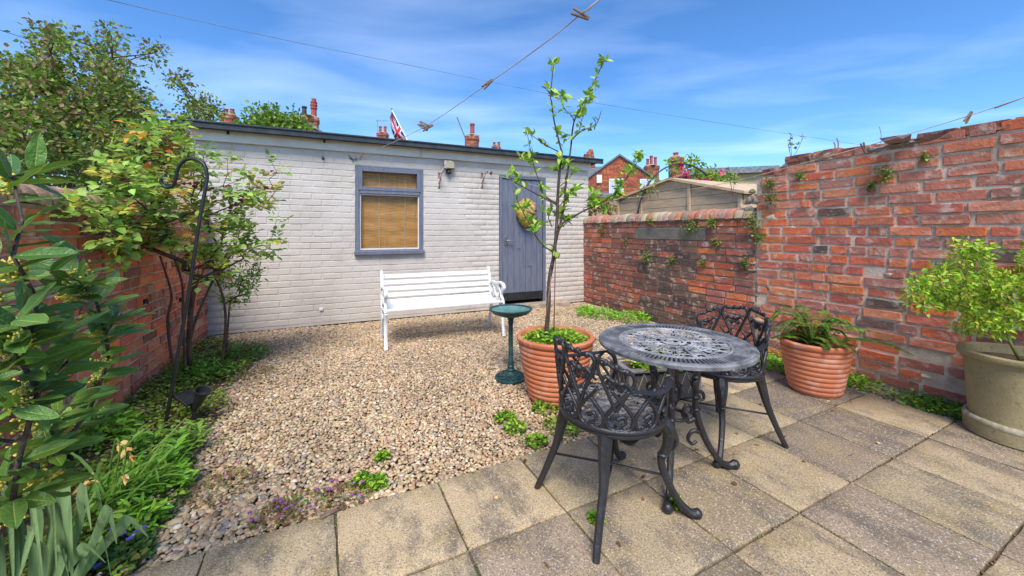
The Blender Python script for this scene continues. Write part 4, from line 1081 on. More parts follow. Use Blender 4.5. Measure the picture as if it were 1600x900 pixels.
# ================================================================ cast-metal armchairs
def make_chair(label, loc, rz):
    t = thing('garden_chair', label, 'chair', loc, rz, 'cast-metal chairs at the table'); ZS = .425; rx, ry = .215, .228
    def S(th, h, o=0.0):                              # point on the flared back shell
        k = 1 + .42 * max(h, 0) + o; return Vector((rx * math.cos(th) * k, ry * math.sin(th) * k, ZS + h))
    mb = MB(); N = 48
    mb.tube([S(2 * PI * i / N, 0) for i in range(N)], .0125, 8, closed=True); mb.tube([S(2 * PI * i / N, -.018, -.02) for i in range(N)], .010, 6, closed=True)
    mb.build('seat_rim', 'black_iron', t, smooth=True)
    mb = MB(); zz = ZS + .002
    for kk in (.34, .66): mb.tube([(rx * kk * math.cos(2 * PI * i / 28), ry * kk * math.sin(2 * PI * i / 28), zz) for i in range(28)], .005, 5, closed=True)
    for k in range(10):
        a0 = 2 * PI * k / 10
        E = lambda r, q: (rx * r * math.cos(a0 + q), ry * r * math.sin(a0 + q), zz)
        mb.tube([E(.05, 0), E(.5, 0), E(.98, 0)], .0055, 5)
        for s in (-1, 1):
            mb.tube(crom([E(.96, s * .10), E(.80, s * .26), E(.70, s * .13), E(.80, s * .06), E(.86, s * .15)], 4), .0058, 5)
            mb.tube(crom([E(.62, s * .10), E(.52, s * .27), E(.40, s * .2), E(.46, s * .08)], 4), .005, 5)
        mb.tube(crom([E(.95, .31), E(.83, .24), E(.70, .31), E(.83, .38)], 3, True), .005, 5, closed=True)
        mb.tube(crom([E(.30, .31), E(.2, .2), E(.1, .31), E(.2, .45)], 3, True), .0045, 5, closed=True)
    mb.ball((0, 0, zz), .014, 8, 5, (1, 1, .5)); mb.build('seat', 'seat_iron', t, smooth=True)
    mb = MB(); n1 = 4; D = 2.5 / n1
    topf = lambda th: 1 - .30 * (abs(th - PI) / 1.3) ** 2.2
    for k in range(n1):
        tm = PI - 1.25 + D * (k + .5)
        for s in (-1, 1):
            q = lambda u, h: S(tm + s * u * D, h * (topf(tm + s * u * D) if h > .12 else 1))
            mb.tube(crom([q(0, .085), q(.10, .13), q(.30, .20), q(.46, .262), q(.42, .302), q(.26, .308), q(.12, .296), q(.0, .30)], 5), [.0088, .0082, .0080, .0085, .0094], 6)
            mb.tube(crom([q(.36, .225), q(.24, .243), q(.10, .232), q(.0, .238)], 4), [.008, .009, .008], 6)
            mb.tube(crom([q(.10, .232), q(.04, .212), q(.13, .20), q(.16, .22)], 4), [.007, .006], 5)
        for u in (-.26, 0, .26): mb.ball(S(tm + u * D, .303 * topf(tm + u * D)), .0135, 7, 5)
        mb.ball(S(tm, .235 * topf(tm)), .012, 6, 5)
    mb.build('backrest', 'black_iron', t, smooth=True)
    mb = MB(); n2 = 9; D2 = 4.5 / n2
    for k in range(n2):
        tm = PI - 2.25 + D2 * (k + .5)
        for s in (-1, 1):
            q = lambda u, h: S(tm + s * u * D2, h)
            mb.tube(crom([q(-.28, .165), q(-.06, .135), q(.24, .095), q(.46, .055), q(.40, .018), q(.18, .006), q(0, .010)], 5), [.0072, .0080, .0080, .0072], 6)
        mb.tube(crom([S(tm - .1 * D2, .05), S(tm + .12 * D2, .062), S(tm + .2 * D2, .04), S(tm + .05 * D2, .028)], 4), [.010, .007, .006], 5)
    mb.build('gallery', 'black_iron', t, smooth=True)
    for s in (-1, 1):
        mb = MB(); A = [S(PI + s * (1.18 + 1.07 * i / 10), .170 - .006 * math.sin(PI * i / 10) * 3, .03 * math.sin(PI * i / 10)) for i in range(11)]
        A = [S(PI + s * 1.05, .20)] + A
        mb.tube(crom(A, 3), [.010, .016, .019, .018, .017, .014], 8, flat=.38, up=(0, 0, 1))
        mb.tube(crom([A[-1], S(PI + s * 2.36, .145), S(PI + s * 2.40, .09), S(PI + s * 2.33, .04), S(PI + s * 2.38, .0)], 4), [.013, .011, .010, .011], 7)
        mb.ball(A[-1] + Vector((.008, 0, -.004)), .018, 8, 6, (1, 1, .6)); mb.build('armrest', 'black_iron', t, smooth='auto')
    for sy in (-1, 1):
        mb = MB(); mb.tube(crom([(.135, sy * .14, .41), (.165, sy * .17, .365), (.158, sy * .165, .29), (.142, sy * .15, .235), (.158, sy * .165, .16), (.195, sy * .19, .075), (.235, sy * .215, .028), (.262, sy * .228, .022)], 5), [.034, .030, .020, .017, .016, .0145, .016, .019], 8)
        mb.ball((.264, sy * .229, .021), .021, 8, 6)
        mb.ball((.148, sy * .155, .258), .024, 8, 6, (1, 1, .55)); mb.tube(crom([(.175, sy * .18, .37), (.188, sy * .19, .32), (.172, sy * .178, .28)], 4), [.014, .011, .004], 6)
        mb.build('front_leg', 'black_iron', t, smooth='auto')
        mb = MB(); mb.tube(crom([(-.135, sy * .135, .415), (-.155, sy * .15, .33), (-.175, sy * .17, .22), (-.215, sy * .195, .10), (-.25, sy * .222, .0)], 5), [.034, .026, .019, .016, .014], 8); mb.build('back_leg', 'black_iron', t, smooth='auto')
    for sy in (-1, 1):
        o = MB().tube([(-.19, sy * .178, .172), (0, 0, .165 + .006 * sy), (.150, -sy * .160, .172)], .0075, 6, flat=.6, up=(0, 0, 1)).build('stretcher', 'black_iron', t, smooth=True)
    return t
c1 = Vector((.437, 1.685, 0)); make_chair('black cast-metal armchair nearest the camera, its back towards the large pot', c1, math.radians(25))
c2 = Vector((1.21, 2.235, 0)); make_chair('black cast-metal armchair on the far side of the table, near the fern pot', c2, math.radians(200))

# ================================================================ planter trough behind the table
pl = thing('planter_box', 'grey rectangular planter trough with gothic arch tracery, behind the table', 'planter', Vector((.80, 2.60, 0)), math.radians(11))
PLx, PLy, PLh = .56, .30, .245                       # local corner at the near left
mb = MB(); mb.box(.012, PLx - .012, .012, PLy - .012, .02, PLh - .045); mb.build('panel', 'dark_panel', pl)
for x in (0, PLx - .035):
    for y in (0, PLy - .035): MB().bbox(x, x + .035, y, y + .035, 0, PLh - .02, .004).build('corner_post', 'pewter', pl)
mb = MB(); mb.bbox(-.012, PLx + .012, -.012, .03, PLh - .02, PLh, .004); mb.bbox(-.012, PLx + .012, PLy - .03, PLy + .012, PLh - .02, PLh, .004); mb.bbox(-.0115, .03, .03, PLy - .03, PLh - .0195, PLh - .0005, .003); mb.bbox(PLx - .03, PLx + .0115, .03, PLy - .03, PLh - .0195, PLh - .0005, .003)
mb.build('rim', 'pewter', pl)
mb = MB()
def arches(n, L, f):
    s = L / n
    for i in range(n + 1):
        for w2 in (-1, 1):
            P = []
            for k in range(7):
                q = k / 6; x = .035 + i * s + w2 * s * (1 - (1 - q) ** 2) * .98
                if .03 <= x <= L + .04: P.append(f(x, .03 + (PLh - .065) * q ** .85 if False else .03 + (PLh - .065) * math.sin(q * PI / 2)))
            if len(P) > 1: mb.tube(P, .0032, 5)
arches(6, PLx - .07, lambda x, z: (x, .009, z)); arches(3, PLy - .07, lambda x, z: (.009, x, z)); arches(3, PLy - .07, lambda x, z: (PLx - .009, x, z))
mb.build('arch_tracery', mat('tracery', lin(172, 164, 146), rough=.5, c2=(*lin(130, 122, 108), 1), ns=20), pl, smooth=True)
MB().box(.03, PLx - .03, .03, PLy - .03, PLh - .044, PLh - .03).build('compost', 'soil', pl)
q = pl.matrix_basis @ Vector((PLx / 2, PLy / 2, PLh - .03))
t = thing('planter_plants', 'fresh green seedlings filling the grey planter trough', 'plant', q, math.radians(11)); lv = Leaves()
for i in range(14): clump(lv, (R.uniform(-.23, .23), R.uniform(-.1, .1), 0), .07, .07, .10, 60, .046, .024, LIME + GREENS[:1])
link('foliage', lv.mesh('foliage'), t)['kind'] = 'stuff'

# ================================================================ fittings on the shed front
def sp_(px, py, off=0.0):                             # point on the shed front, off metres in front of it
    return pp(px, py, V, cS - off)
def face(o): o.rotation_euler = (0, 0, ANG)
a, z = shed_az(700, 262)
fl_ = thing('security_light', 'small square floodlight with sensor above the shed wall brackets', 'light', W(a, 0, z), ANG)
MB().bbox(-.075, .075, -.10, -.035, -.03, .085, .008).build('lamp_housing', 'rusty', fl_)
MB().box(-.062, .062, -.104, -.1, -.02, .072).build('lens', mat('lens', lin(170, 158, 128), rough=.25), fl_)
mb = MB(); mb.bbox(-.03, .03, -.05, 0, -.09, -.03, .006); mb.ball((0, -.055, -.075), .035, 10, 7); mb.tube([(0, -.03, -.03), (0, -.05, .0)], .012); mb.build('sensor', 'black_plastic', fl_, smooth='auto')
for px, lab in ((686, 'rusty hanging-basket bracket under the floodlight, nearer the window'), (753, 'white scrolled hanging-basket bracket nearer the shed door')):
    a, z = shed_az(px, 280); t = thing('wall_bracket', lab, 'bracket', W(a, 0, z), ANG, 'brackets on the shed wall'); mb = MB()
    mb.bbox(-.012, .012, -.012, 0, -.13, .09, .003); mb.tube(crom([(0, -.01, .07), (0, -.12, .075), (0, -.21, .06), (0, -.235, .09), (0, -.21, .11)], 5), .008, 6); mb.tube(crom([(0, -.01, -.11), (0, -.07, -.03), (0, -.15, .06)], 5), .006, 6); mb.tube(crom([(0, -.04, .06), (0, -.07, .02), (0, -.04, .0), (0, -.03, .03)], 4), .005, 5)
    mb.build('scroll_arm', 'rusty', t, smooth='auto')
    MB().bbox(-.016, .016, -.004, 0, -.14, .1, .001).build('back_plate', 'rusty', t)
def hook(px, py, lab, m='metal_grey'):
    a, z = shed_az(px, py); mb = MB(); mb.lathe([(.02, 0), (.02, .006), (0, .007)], 10); me = mb
    for i, v in enumerate(me.v): me.v[i] = (v[0], -v[2], v[1])
    mb.tube(crom([(0, 0, 0), (0, -.04, 0), (0, -.055, .02), (0, -.035, .03)], 4), .005, 6)
    o = mb.build('wall_hook', m, None, smooth='auto', loc=W(a, 0, z), rot=(0, 0, ANG)); return tag(o, lab, 'hook')
hook(556, 249, 'line hook on the shed wall above the window corner'); hook(767, 271, 'dark line hook on the shed wall above the door', 'black_plastic'); hook(505, 248, 'small greenish hook on the shed wall left of the window', 'verdigris')
a, z = shed_az(502, 483); o = MB().bbox(-.022, .022, -.018, 0, -.018, .018, .004).build('outlet_cover', 'bench_white', None, loc=W(a, 0, z), rot=(0, 0, ANG)); tag(o, 'small white square cover low on the shed wall', 'cover')

# golden animal-head ornament on the door
a, z = shed_az(820, 333)
hd = thing('animal_head_ornament', 'golden shaggy animal head with open red mouth hanging on the shed door', 'ornament', W(a, -.012, z), ANG); hd.scale = (.9, .9, .9)
mb = MB(); v0, f0 = ico(4); nn = []
for p in v0:
    x, y, zz = p; s = .19 * (1 - .28 * (zz < 0) * (-zz)) ; k = 1 + .05 * math.sin(14 * math.atan2(x, zz) + 6 * y) + .03 * math.sin(31 * math.atan2(x, zz))
    nn.append((x * s * k * .98, min(.0, (y - .55) * .13), zz * .25 * k))
hb = MB().add(nn, [tuple(q) for q in f0]).build('mane', mat('straw', lin(196, 164, 74), rough=.9, c2=(*lin(150, 108, 46), 1), ns=6, c3=(*lin(214, 196, 96), .7), ns3=14, bump=1, bs=30, stretch=(5, 5, 1)), hd, smooth=True)
mb = MB(); mb.ball((.03, -.19, .06), .10, 14, 10, (1, .75, .85)); mb.ball((.05, -.25, .015), .058, 12, 8, (1, .9, .75)); mb.build('face', mat('fawn', lin(206, 166, 122), rough=.9, c2=(*lin(180, 130, 86), 1), ns=9, bump=.8, bs=60), hd, smooth=True)
mb = MB(); mb.ball((.06, -.298, .03), .022, 8, 6, (1.2, .7, .8)); mb.build('nose', 'black_plastic', hd, smooth=True)
for q in ((-.005, -.262, .075), (.075, -.262, .08)): MB().ball(q, .009, 6, 5).build('eye', 'black_plastic', hd, smooth=True)
MB().ball((.05, -.215, -.055), .045, 10, 8, (.85, .7, 1.25)).build('mouth', mat('mouth_red', lin(150, 34, 44), rough=.5), hd, smooth=True)
MB().ball((.05, -.205, -.115), .04, 10, 8, (.95, .7, .4)).build('jaw', mat('fawn2', lin(190, 144, 96), rough=.9), hd, smooth=True)
for s in (-1, 1): MB().ball((.03 + s * .10, -.12, .15), .035, 8, 6, (1, .5, 1)).build('ear', mat('ear%d' % s, lin(184, 132, 92), rough=.9), hd, smooth=True)

# ================================================================ washing lines and pegs
def line(name, pts, r, lab, m='rope', cat='washing line'):
    c = crom(pts, 8); base = c[0]; o = MB().tube([p - base for p in c], r, 5).build(name, m, None, smooth=True, loc=base); tag(o, lab, cat); return c
l1 = [sp_(556, 249, .05)]
for px, py, Z in ((600, 229, 4.2), (665, 197, 3.2), (762, 131, 2.32), (845, 72, 1.88), (908, 22, 1.66), (945, -8, 1.55), (1010, -65, 1.42)): l1.append(dp(px, py, Z))
l1.append(l1[-1] + (l1[-1] - l1[-2]).normalized() * 3.2)
L1 = line('washing_line', l1, .0028, 'washing line running from the shed window corner up over the yard')
l2 = [sp_(767, 271, .05)]
for px, py, Z in ((850, 293, 4.9), (960, 309, 4.15), (1050, 300, 3.65), (1140, 285, 3.2), (1200, 270, 2.98), (1300, 243, 2.66), (1400, 215, 2.42), (1510, 182, 2.2), (1600, 152, 2.05), (1680, 122, 1.92)): l2.append(dp(px, py, Z))
l2.append(l2[-1] + (l2[-1] - l2[-2]).normalized() * 3.0)
L2 = line('washing_line', l2, .0026, 'thin washing line sagging from above the shed door towards the right wall')
def peg(px, py, Z, ang, lab, tilt=0.0, s=1.0):
    t = thing('clothes_peg', lab, 'clothes peg', dp(px, py, Z), 0, 'pegs on the washing lines'); t.rotation_euler = (R.uniform(-.3, .3), -ang, tilt); t.scale = (s, s, s)
    for k in (-1, 1):
        mb = MB(); m = Matrix.Rotation(k * .11, 4, 'Y'); mb.bbox(-.037, .037, -.005, .005, k * .0065 - .0042, k * .0065 + .0042, .0015, m); mb.build('jaw', 'peg_wood', t)
    mb = MB(); mb.tube([(.004 + .006 * math.cos(i * .9), -.006 + i * .0008, .006 * math.sin(i * .9)) for i in range(16)], .0011, 4); mb.build('spring', 'metal_grey', t)
pegs = [(907, 23, 1.66, -.45, 'wooden peg at the top of the washing line, nearest the camera'), (762, 131, 2.32, .7, 'wooden peg halfway down the washing line'),
        (664, 195, 3.2, -.35, 'uppermost of three bunched pegs on the line beside the flag'), (668, 199, 3.18, .4, 'lower right of three bunched pegs on the line beside the flag'), (661, 198, 3.24, -.7, 'left of three bunched pegs on the line beside the flag'),
        (564, 245, 4.8, .9, 'pale peg on the line end by the shed window'), (548, 247, 5.0, -.6, 'dark peg hanging at the shed wall left of the window top')]
for p in pegs: peg(*p, s=1.35 if p[2] > 3 else 1.1)
for px, py, Z, a_, lab in ((1513, 183, 2.19, 1.0, 'peg on the right washing line above the tall wall end'), (1350, 231, 2.53, -1.2, 'dark peg on the right washing line against the tall wall'), (1015, 307, 3.83, 1.3, 'left peg on the line in front of the wooden gable'), (1027, 304, 3.77, 1.3, 'right peg on the line in front of the wooden gable')): peg(px, py, Z, a_, lab)
# telephone cable far overhead
tel = []
for px, py, Z in ((60, -26, 9), (170, 0, 11), (420, 57, 15), (670, 108, 20), (845, 144, 24), (960, 166, 27), (1225, 208, 34), (1500, 250, 42)): tel.append(dp(px, py, Z))
line('overhead_cable', tel, .011, 'overhead telephone cable crossing the sky above the shed roof', 'wire', 'cable')
line('overhead_cable', [dp(-60, 28, 9), dp(0, 47, 10), dp(60, 66, 11), dp(160, 96, 13)], .008, 'short overhead cable at the upper left behind the tree', 'wire', 'cable')

# ================================================================ shepherd's crook, solar light, wire and bulbs on the left
cb = gp(258, 668)
ck = thing('shepherds_crook', 'black metal crook pole leaning in the flower bed', 'garden hook', cb); Zc = cb.y
cp = [(258, 668), (277, 560), (296, 450), (311, 350), (320, 300)]
P = [dp(x, y, Zc + .02 * i) - cb for i, (x, y) in enumerate(cp)]
arc = [dp(x, y, Zc + .09) - cb for x, y in ((324, 278), (320, 259), (306, 249), (290, 250), (279, 262), (275, 278), (271, 290), (262, 293), (254, 289), (252, 280), (258, 276))]
MB().tube(crom(P, 4) + crom(arc, 4), .0105, 8).build('pole', 'black_plastic', ck, smooth=True)
MB().tube([p + Vector((.0, -.002, 0)) for p in crom(arc[6:9], 4)], .0115, 8).build('hook_tip', 'verdigris', ck, smooth=True)
sb = gp(303, 662)
sl = thing('solar_spotlight', 'black solar spotlight with panel on a spike at the bed edge', 'light', sb, math.radians(-15))
MB().tube([(0, 0, -.03), (0, 0, .10)], [.006, .012], 8).build('spike', 'black_plastic', sl, smooth='auto')
m = Matrix.Translation((-.045, 0, .155)) @ Matrix.Rotation(math.radians(24), 4, 'Y')
MB().bbox(-.065, .06, -.05, .05, -.008, .008, .003, m).build('solar_panel', 'black_plastic', sl)
mb = MB(); mb.lathe([(.018, -.06), (.026, -.03), (.03, .01), (.042, .06), (.044, .066), (.038, .064), (.026, .03), (0, .028)], 20); m = Matrix.Translation((.045, 0, .16)) @ Matrix.Rotation(math.radians(28), 4, 'Y'); mb.v = [tuple(m @ Vector(v)) for v in mb.v]
mb.build('lamp_head', 'black_plastic', sl, smooth='auto')
mb = MB(); mb.tube(crom([(-.02, 0, .135), (0, 0, .09), (.03, 0, .12)], 4), .013, 6); mb.build('bracket', 'black_plastic', sl, smooth=True)
lp = lambda px, py, off: pp(px, py, U, cL + off)
line('garden_wire', [lp(60, 448, .05), lp(170, 454, .05), lp(260, 461, .05), lp(338, 466, .06)], .0022, 'thin pale wire strung along the left brick wall', 'net', 'wire')
for px, py, lab in ((228, 474, 'clear glass bulb hanging on the left wall, nearer the camera'), (283, 471, 'clear glass bulb hanging on the left wall behind the crook pole')):
    p = lp(px, py, .05); t = thing('glass_bulb', lab, 'light bulb', p)
    MB().lathe([(.016, 0), (.017, .028), (.012, .032), (0, .033)], 14).build('cap', 'black_plastic', t, smooth='auto'); MB().lathe([(.014, 0), (.028, -.022), (.034, -.042), (.026, -.066), (0, -.076)], 16).build('globe', 'glass', t, smooth=True)
    MB().tube([(0, 0, .03), (0, .03, .06)], .002, 4).build('hanger', 'black_plastic', t)

# ================================================================ bay laurel at the left edge (large single leaves)
def bay_leaf(seed):
    r = random.Random(seed); nx = 11; mb = MB(); cols = []; wv = r.uniform(.6, 1.3); ph = r.uniform(0, 6); dr = r.uniform(-.06, .12)
    SS = (-1, -.9, -.45, -.07, 0, .07, .45, .9, 1)
    for i in range(nx + 1):
        t = i / nx; wdt = .185 * math.sin(PI * min(1, t ** .9)) ** .7 * (1 - .12 * t) + .004
        for j, s in enumerate(SS):
            z = .22 * abs(s) * wdt - dr * t * t + .016 * wv * abs(s) * math.sin(t * 15 + ph + 2 * s) - (.006 if s == 0 else 0)
            mb.v.append((t, s * wdt, z)); cols.append(lin(186, 198, 104) if s == 0 else (lin(158, 166, 84) if abs(s) == 1 else lin(104, 142, 62)))
    n = len(SS)
    for i in range(nx):
        for j in range(n - 1): q = i * n + j; mb.f.append((q, q + n, q + n + 1, q + 1))
    return mb, np.array(cols)
def bay_material():
    m = bpy.data.materials.new('bay_leaf'); m.use_nodes = True; n, l = m.node_tree.nodes, m.node_tree.links; b = n['Principled BSDF']
    oi = n.new('ShaderNodeObjectInfo'); at = n.new('ShaderNodeAttribute'); at.attribute_name = 'col'; mu = n.new('ShaderNodeMix'); mu.data_type = 'RGBA'; mu.blend_type = 'MULTIPLY'; mu.inputs['Factor'].default_value = 1
    l.new(oi.outputs['Color'], mu.inputs['A']); l.new(at.outputs['Color'], mu.inputs['B']); l.new(mu.outputs['Result'], b.inputs['Base Color'])
    b.inputs['Roughness'].default_value = .3; b.inputs['Specular IOR Level'].default_value = .6
    t = n.new('ShaderNodeTexCoord'); q = n.new('ShaderNodeTexNoise'); q.inputs['Scale'].default_value = 16; q.inputs['Detail'].default_value = 5; l.new(t.outputs['Object'], q.inputs['Vector']); bp = n.new('ShaderNodeBump'); bp.inputs['Strength'].default_value = .25; bp.inputs['Distance'].default_value = .05; l.new(q.outputs['Fac'], bp.inputs['Height']); l.new(bp.outputs[0], b.inputs['Normal'])
    tr = n.new('ShaderNodeBsdfTranslucent'); ms = n.new('ShaderNodeMixShader'); ms.inputs[0].default_value = .22; l.new(mu.outputs['Result'], tr.inputs['Color']); l.new(b.outputs[0], ms.inputs[1]); l.new(tr.outputs[0], ms.inputs[2]); l.new(ms.outputs[0], n['Material Output'].inputs['Surface'])
    return m
MT['bay'] = bay_material(); BAY = []
for s in range(6):
    mb, cc = bay_leaf(s); BAY.append(mesh_np('leaf', np.array(mb.v), np.array(mb.f), 'bay', cc))
bay_base = Vector((-1.42, 1.02, 0))
bay = thing('bay_laurel', 'glossy bay laurel with large leaves and yellow flowers at the left edge', 'shrub', bay_base)
tips = [(20, 275, .80), (60, 270, .9), (35, 345, .72), (20, 400, .66), (70, 420, .82), (120, 395, .95), (125, 440, .85), (60, 470, .72), (150, 470, .92), (25, 500, .66), (95, 515, .78), (165, 520, .95), (30, 560, .7), (110, 560, .82), (170, 560, .98), (60, 610, .74), (125, 615, .88), (20, 640, .68), (75, 665, .82), (140, 640, .95), (30, 715, .72), (95, 700, .85), (20, 780, .75), (60, 760, .85), (190, 490, 1.02), (-60, 420, .8), (-60, 560, .8), (-60, 680, .8), (0, 460, .95), (-10, 620, .9), (45, 520, .7)]
tg = [dp(t[0], t[1], t[2] * 1.08) - bay_base for t in tips]
mb, ends = grow((0, 0, 0), tg, .0019, .38, .3, trunk=[(0, 0, .18), (.02, .0, .36)]); mb.build('branches', 'bark_dark', bay, smooth=True)
nl = 0; fl_n = 0
BCOL = [(1.0, 1.0, 1.0), (.8, .92, .85), (1.15, 1.12, .85), (.7, .85, .8), (1.3, 1.3, .9)]
fm = MB(); v0, f0 = ico(1)
for k in range(44):
    c = rv(.5); c = np.array(c) * .75; fm.add([tuple(q * np.array([.17, .17, .12]) * R.uniform(.6, 1.3) + c) for q in v0], [tuple(q) for q in f0])
FLM = fm.mesh('flower_cluster', mat('bay_flower', lin(236, 216, 96), rough=.7, c2=(*lin(200, 190, 84), 1), ns=3, trans=.2), smooth=True)
for p, d in ends:
    a0 = R.uniform(0, 6)
    d = (d + Vector((.35, 0, .15))).normalized(); x = d.orthogonal().normalized(); y = d.cross(x)
    for i in range(8):
        if nl >= 299: break
        a = a0 + i * 2.4; q = p - d * (.012 * i)
        ld = (d * R.uniform(.35, .8) + (x * math.cos(a) + y * math.sin(a)) * R.uniform(.7, 1.0) + Vector((.25, 0, 0))); ld.z = ld.z * .55 + .08; ld.normalize()
        up = (Vector((R.gauss(0, .45), R.gauss(-.45, .45), .9))); yy = up.cross(ld).normalized(); zz = ld.cross(yy); M_ = Matrix((ld, yy, zz)).transposed().to_4x4()
        L = R.uniform(.066, .108); o = link('leaf', R.choice(BAY), bay); o.matrix_local = Matrix.Translation(q) @ M_ @ Matrix.Diagonal((L, L * R.uniform(.88, 1.12), L, 1)); kcol = R.choice(BCOL); f_ = R.uniform(.6, 1.05); o.color = (*[c_ * f_ for c_ in kcol], 1); nl += 1
    for _ in range(R.randint(1, 3)):
        if fl_n < 70: s = R.uniform(.016, .025); link('flower_cluster', FLM, bay, p - d * R.uniform(.03, .12) + rv(.012), (R.uniform(0, 6), R.uniform(0, 6), 0), (s, s, s)); fl_n += 1

# ================================================================ rose bush over the left wall
rb = gp(296, 588)
rose = thing('rose_bush', 'tall climbing rose with green and bronze leaves against the left wall', 'rose', rb)
zone = [(150, 320, 2.25, 26, 20), (190, 270, 2.35, 30, 22), (235, 240, 2.55, 30, 24), (270, 225, 2.75, 18, 16), (215, 310, 2.4, 36, 26), (180, 365, 2.35, 36, 20), (250, 300, 2.65, 36, 26), (240, 365, 2.6, 36, 24), (300, 320, 2.95, 28, 26), (330, 280, 3.0, 24, 20), (345, 340, 3.15, 34, 24), (375, 355, 3.3, 26, 22), (385, 320, 3.3, 26, 18), (300, 385, 2.9, 34, 24), (355, 395, 3.2, 26, 22), (400, 390, 3.35, 16, 14), (330, 420, 3.1, 22, 20), (410, 300, 3.35, 10, 10), (290, 195, 2.8, 5, 5), (160, 395, 2.4, 14, 10), (130, 335, 2.15, 12, 8), (225, 205, 2.6, 5, 6), (320, 240, 3.0, 6, 8)]
tg = []; tc_ = []
for x, y, Z, n, s in zone:
    for _ in range(int(n * .52)):
        px, py = x + R.gauss(0, s * .9), y + R.gauss(0, s * .8); Zp = Z + R.gauss(0, .16); Zp = max(Zp, 2.62) if 236 < px < 345 else Zp; p = dp(px, py, Zp)
        if px < 168 and py < 302: continue
        lim = cL + .05 if p.z < 1.5 else cL - .3
        if U.dot(p) < lim: p += U * (lim - U.dot(p) + R.uniform(0, .08))
        tg.append(p - rb)
for px, py, Z in ((425, 255, 3.35), (433, 270, 3.35), (420, 280, 3.35), (355, 250, 3.1), (430, 300, 3.4), (432, 345, 3.4), (425, 370, 3.4)): tg.append(dp(px, py, Z) - rb)
tr_ = [dp(x, y, z) - rb for x, y, z in ((295, 530, 3.1), (298, 480, 3.08), (305, 440, 3.05))]
mb, ends = grow((0, 0, 0), tg, .0017, .44, .3, trunk=tr_)
for pts_ in ([(345, 575, 3.2), (352, 520, 3.2), (350, 470, 3.2), (335, 425, 3.15), (330, 380, 3.1)], [(268, 560, 2.95), (262, 500, 2.95), (268, 460, 2.95), (250, 400, 2.8)], [(285, 590, 3.1), (300, 520, 3.12), (318, 470, 3.12), (345, 420, 3.2), (400, 350, 3.35)], [(290, 585, 3.05), (286, 500, 3.05), (284, 440, 3.0), (262, 380, 2.8)]):
    mb.tube(crom([dp(*q) - rb for q in pts_], 5), [.011, .009, .006], 7)
mb.build('stems', 'bark', rose, smooth=True)
lv = Leaves(); RC = [lin(146, 178, 72), lin(166, 196, 92), lin(122, 156, 60), lin(182, 206, 104), lin(198, 200, 80)]; RB = [lin(206, 150, 62), lin(190, 116, 58), lin(150, 66, 60), lin(196, 176, 84)]
for p, d in ends:
    w = p + rb; high = w.z > 1.45 or U.dot(w) > cL + 1.3
    for _ in range(R.randint(2, 3)):
        q = p + rv(.025); dd = (d + rv(.5)); dd.z -= .15; dd.normalize(); sd_ = dd.cross(Vector((0, 0, 1))).normalized(); cols = RB if (R.random() < (.24 if high else .05)) else RC; c = pick(cols, .15)
        for k, (a, s) in enumerate(((0, 0), (.45, 1), (.45, -1), (.85, 1), (.85, -1))):
            lv.add(q + dd * (.075 * (1 - a)) + sd_ * s * .006, dd * (.6 if s else 1) + sd_ * s * .9, Vector((0, -.25, 1)) + rv(.3), R.uniform(.046, .064), R.uniform(.034, .046), [x * R.uniform(.9, 1.1) for x in c])
link('foliage', lv.mesh('foliage'), rose)['kind'] = 'stuff'
# green bush behind the rose by the shed corner
def bush(name, lab, base, zone, L, wd, cols, tip=.0016, n=16, rad=.05, m='leaf', up=.5, cat='shrub', bark='bark', outl=.7):
    t = thing(name, lab, cat, base); tg = []
    for x, y, Z, k, s in zone:
        for _ in range(k): tg.append(dp(x + R.gauss(0, s * .6), y + R.gauss(0, s * .6), Z + R.gauss(0, s * Z / 600)) - base)
    mb, ends = grow((0, 0, 0), tg, tip, .45, .3); mb.build('stems' if cat != 'tree' else 'trunk', bark, t, smooth=True); lv = Leaves()
    for p, d in ends: leaf_ball(lv, p, n, rad, L, wd, cols, up, outl)
    link('foliage' if cat != 'tree' else 'crown', lv.mesh('foliage', m), t)['kind'] = 'stuff'; return t
bush('green_shrub', 'small bright green shrub beneath the rose, against the shed', gp(352, 560), [(395, 420, 3.55, 12, 16), (385, 445, 3.5, 12, 18), (350, 440, 3.45, 10, 16), (370, 460, 3.5, 8, 16)], .05, .015, [lin(126, 172, 60), lin(104, 152, 50), lin(150, 186, 74)], n=14, rad=.05)

# ================================================================ flower bed plants
def ribbon(mb, base, az, L, wd, bend, lift=1.0, twist=0.0, n=10, fold=.25):
    d = Vector((math.cos(az), math.sin(az), 0)); s = Vector((-math.sin(az), math.cos(az), 0)); k0 = len(mb.v); th = math.radians(R.uniform(68, 86)) * lift; p = Vector(base)
    for i in range(n + 1):
        t = i / n; w_ = wd * (.75 + .5 * t) * (1 - max(0, t - .62) ** 2 * 6.6) * .5; w_ = max(w_, .0012); nrm = d * -math.sin(th) + Vector((0, 0, math.cos(th)))
        for j in (-1, 0, 1): mb.v.append(tuple(p + s * (j * w_ * math.cos(twist * t)) + nrm * (abs(j) * w_ * fold)))
        p = p + (d * math.cos(th) + Vector((0, 0, math.sin(th)))) * (L / n); th -= bend / n * (1 + 2.2 * max(0, t - .35))
    for i in range(n):
        for j in (0, 1): q = k0 + i * 3 + j; mb.f.append((q, q + 3, q + 4, q + 1))
GLM = mat('glaucous_leaf', lin(142, 174, 118), rough=.45, c2=(*lin(156, 180, 128), .9), ns=5, trans=.2, stretch=(8, 8, .6), c3=(*lin(98, 132, 80), .6), ns3=12, lo3=.45, hi3=.65); DFM = mat('daffodil_leaf', lin(104, 146, 58), rough=.5, c2=(*lin(136, 172, 84), .9), ns=8, trans=.25)
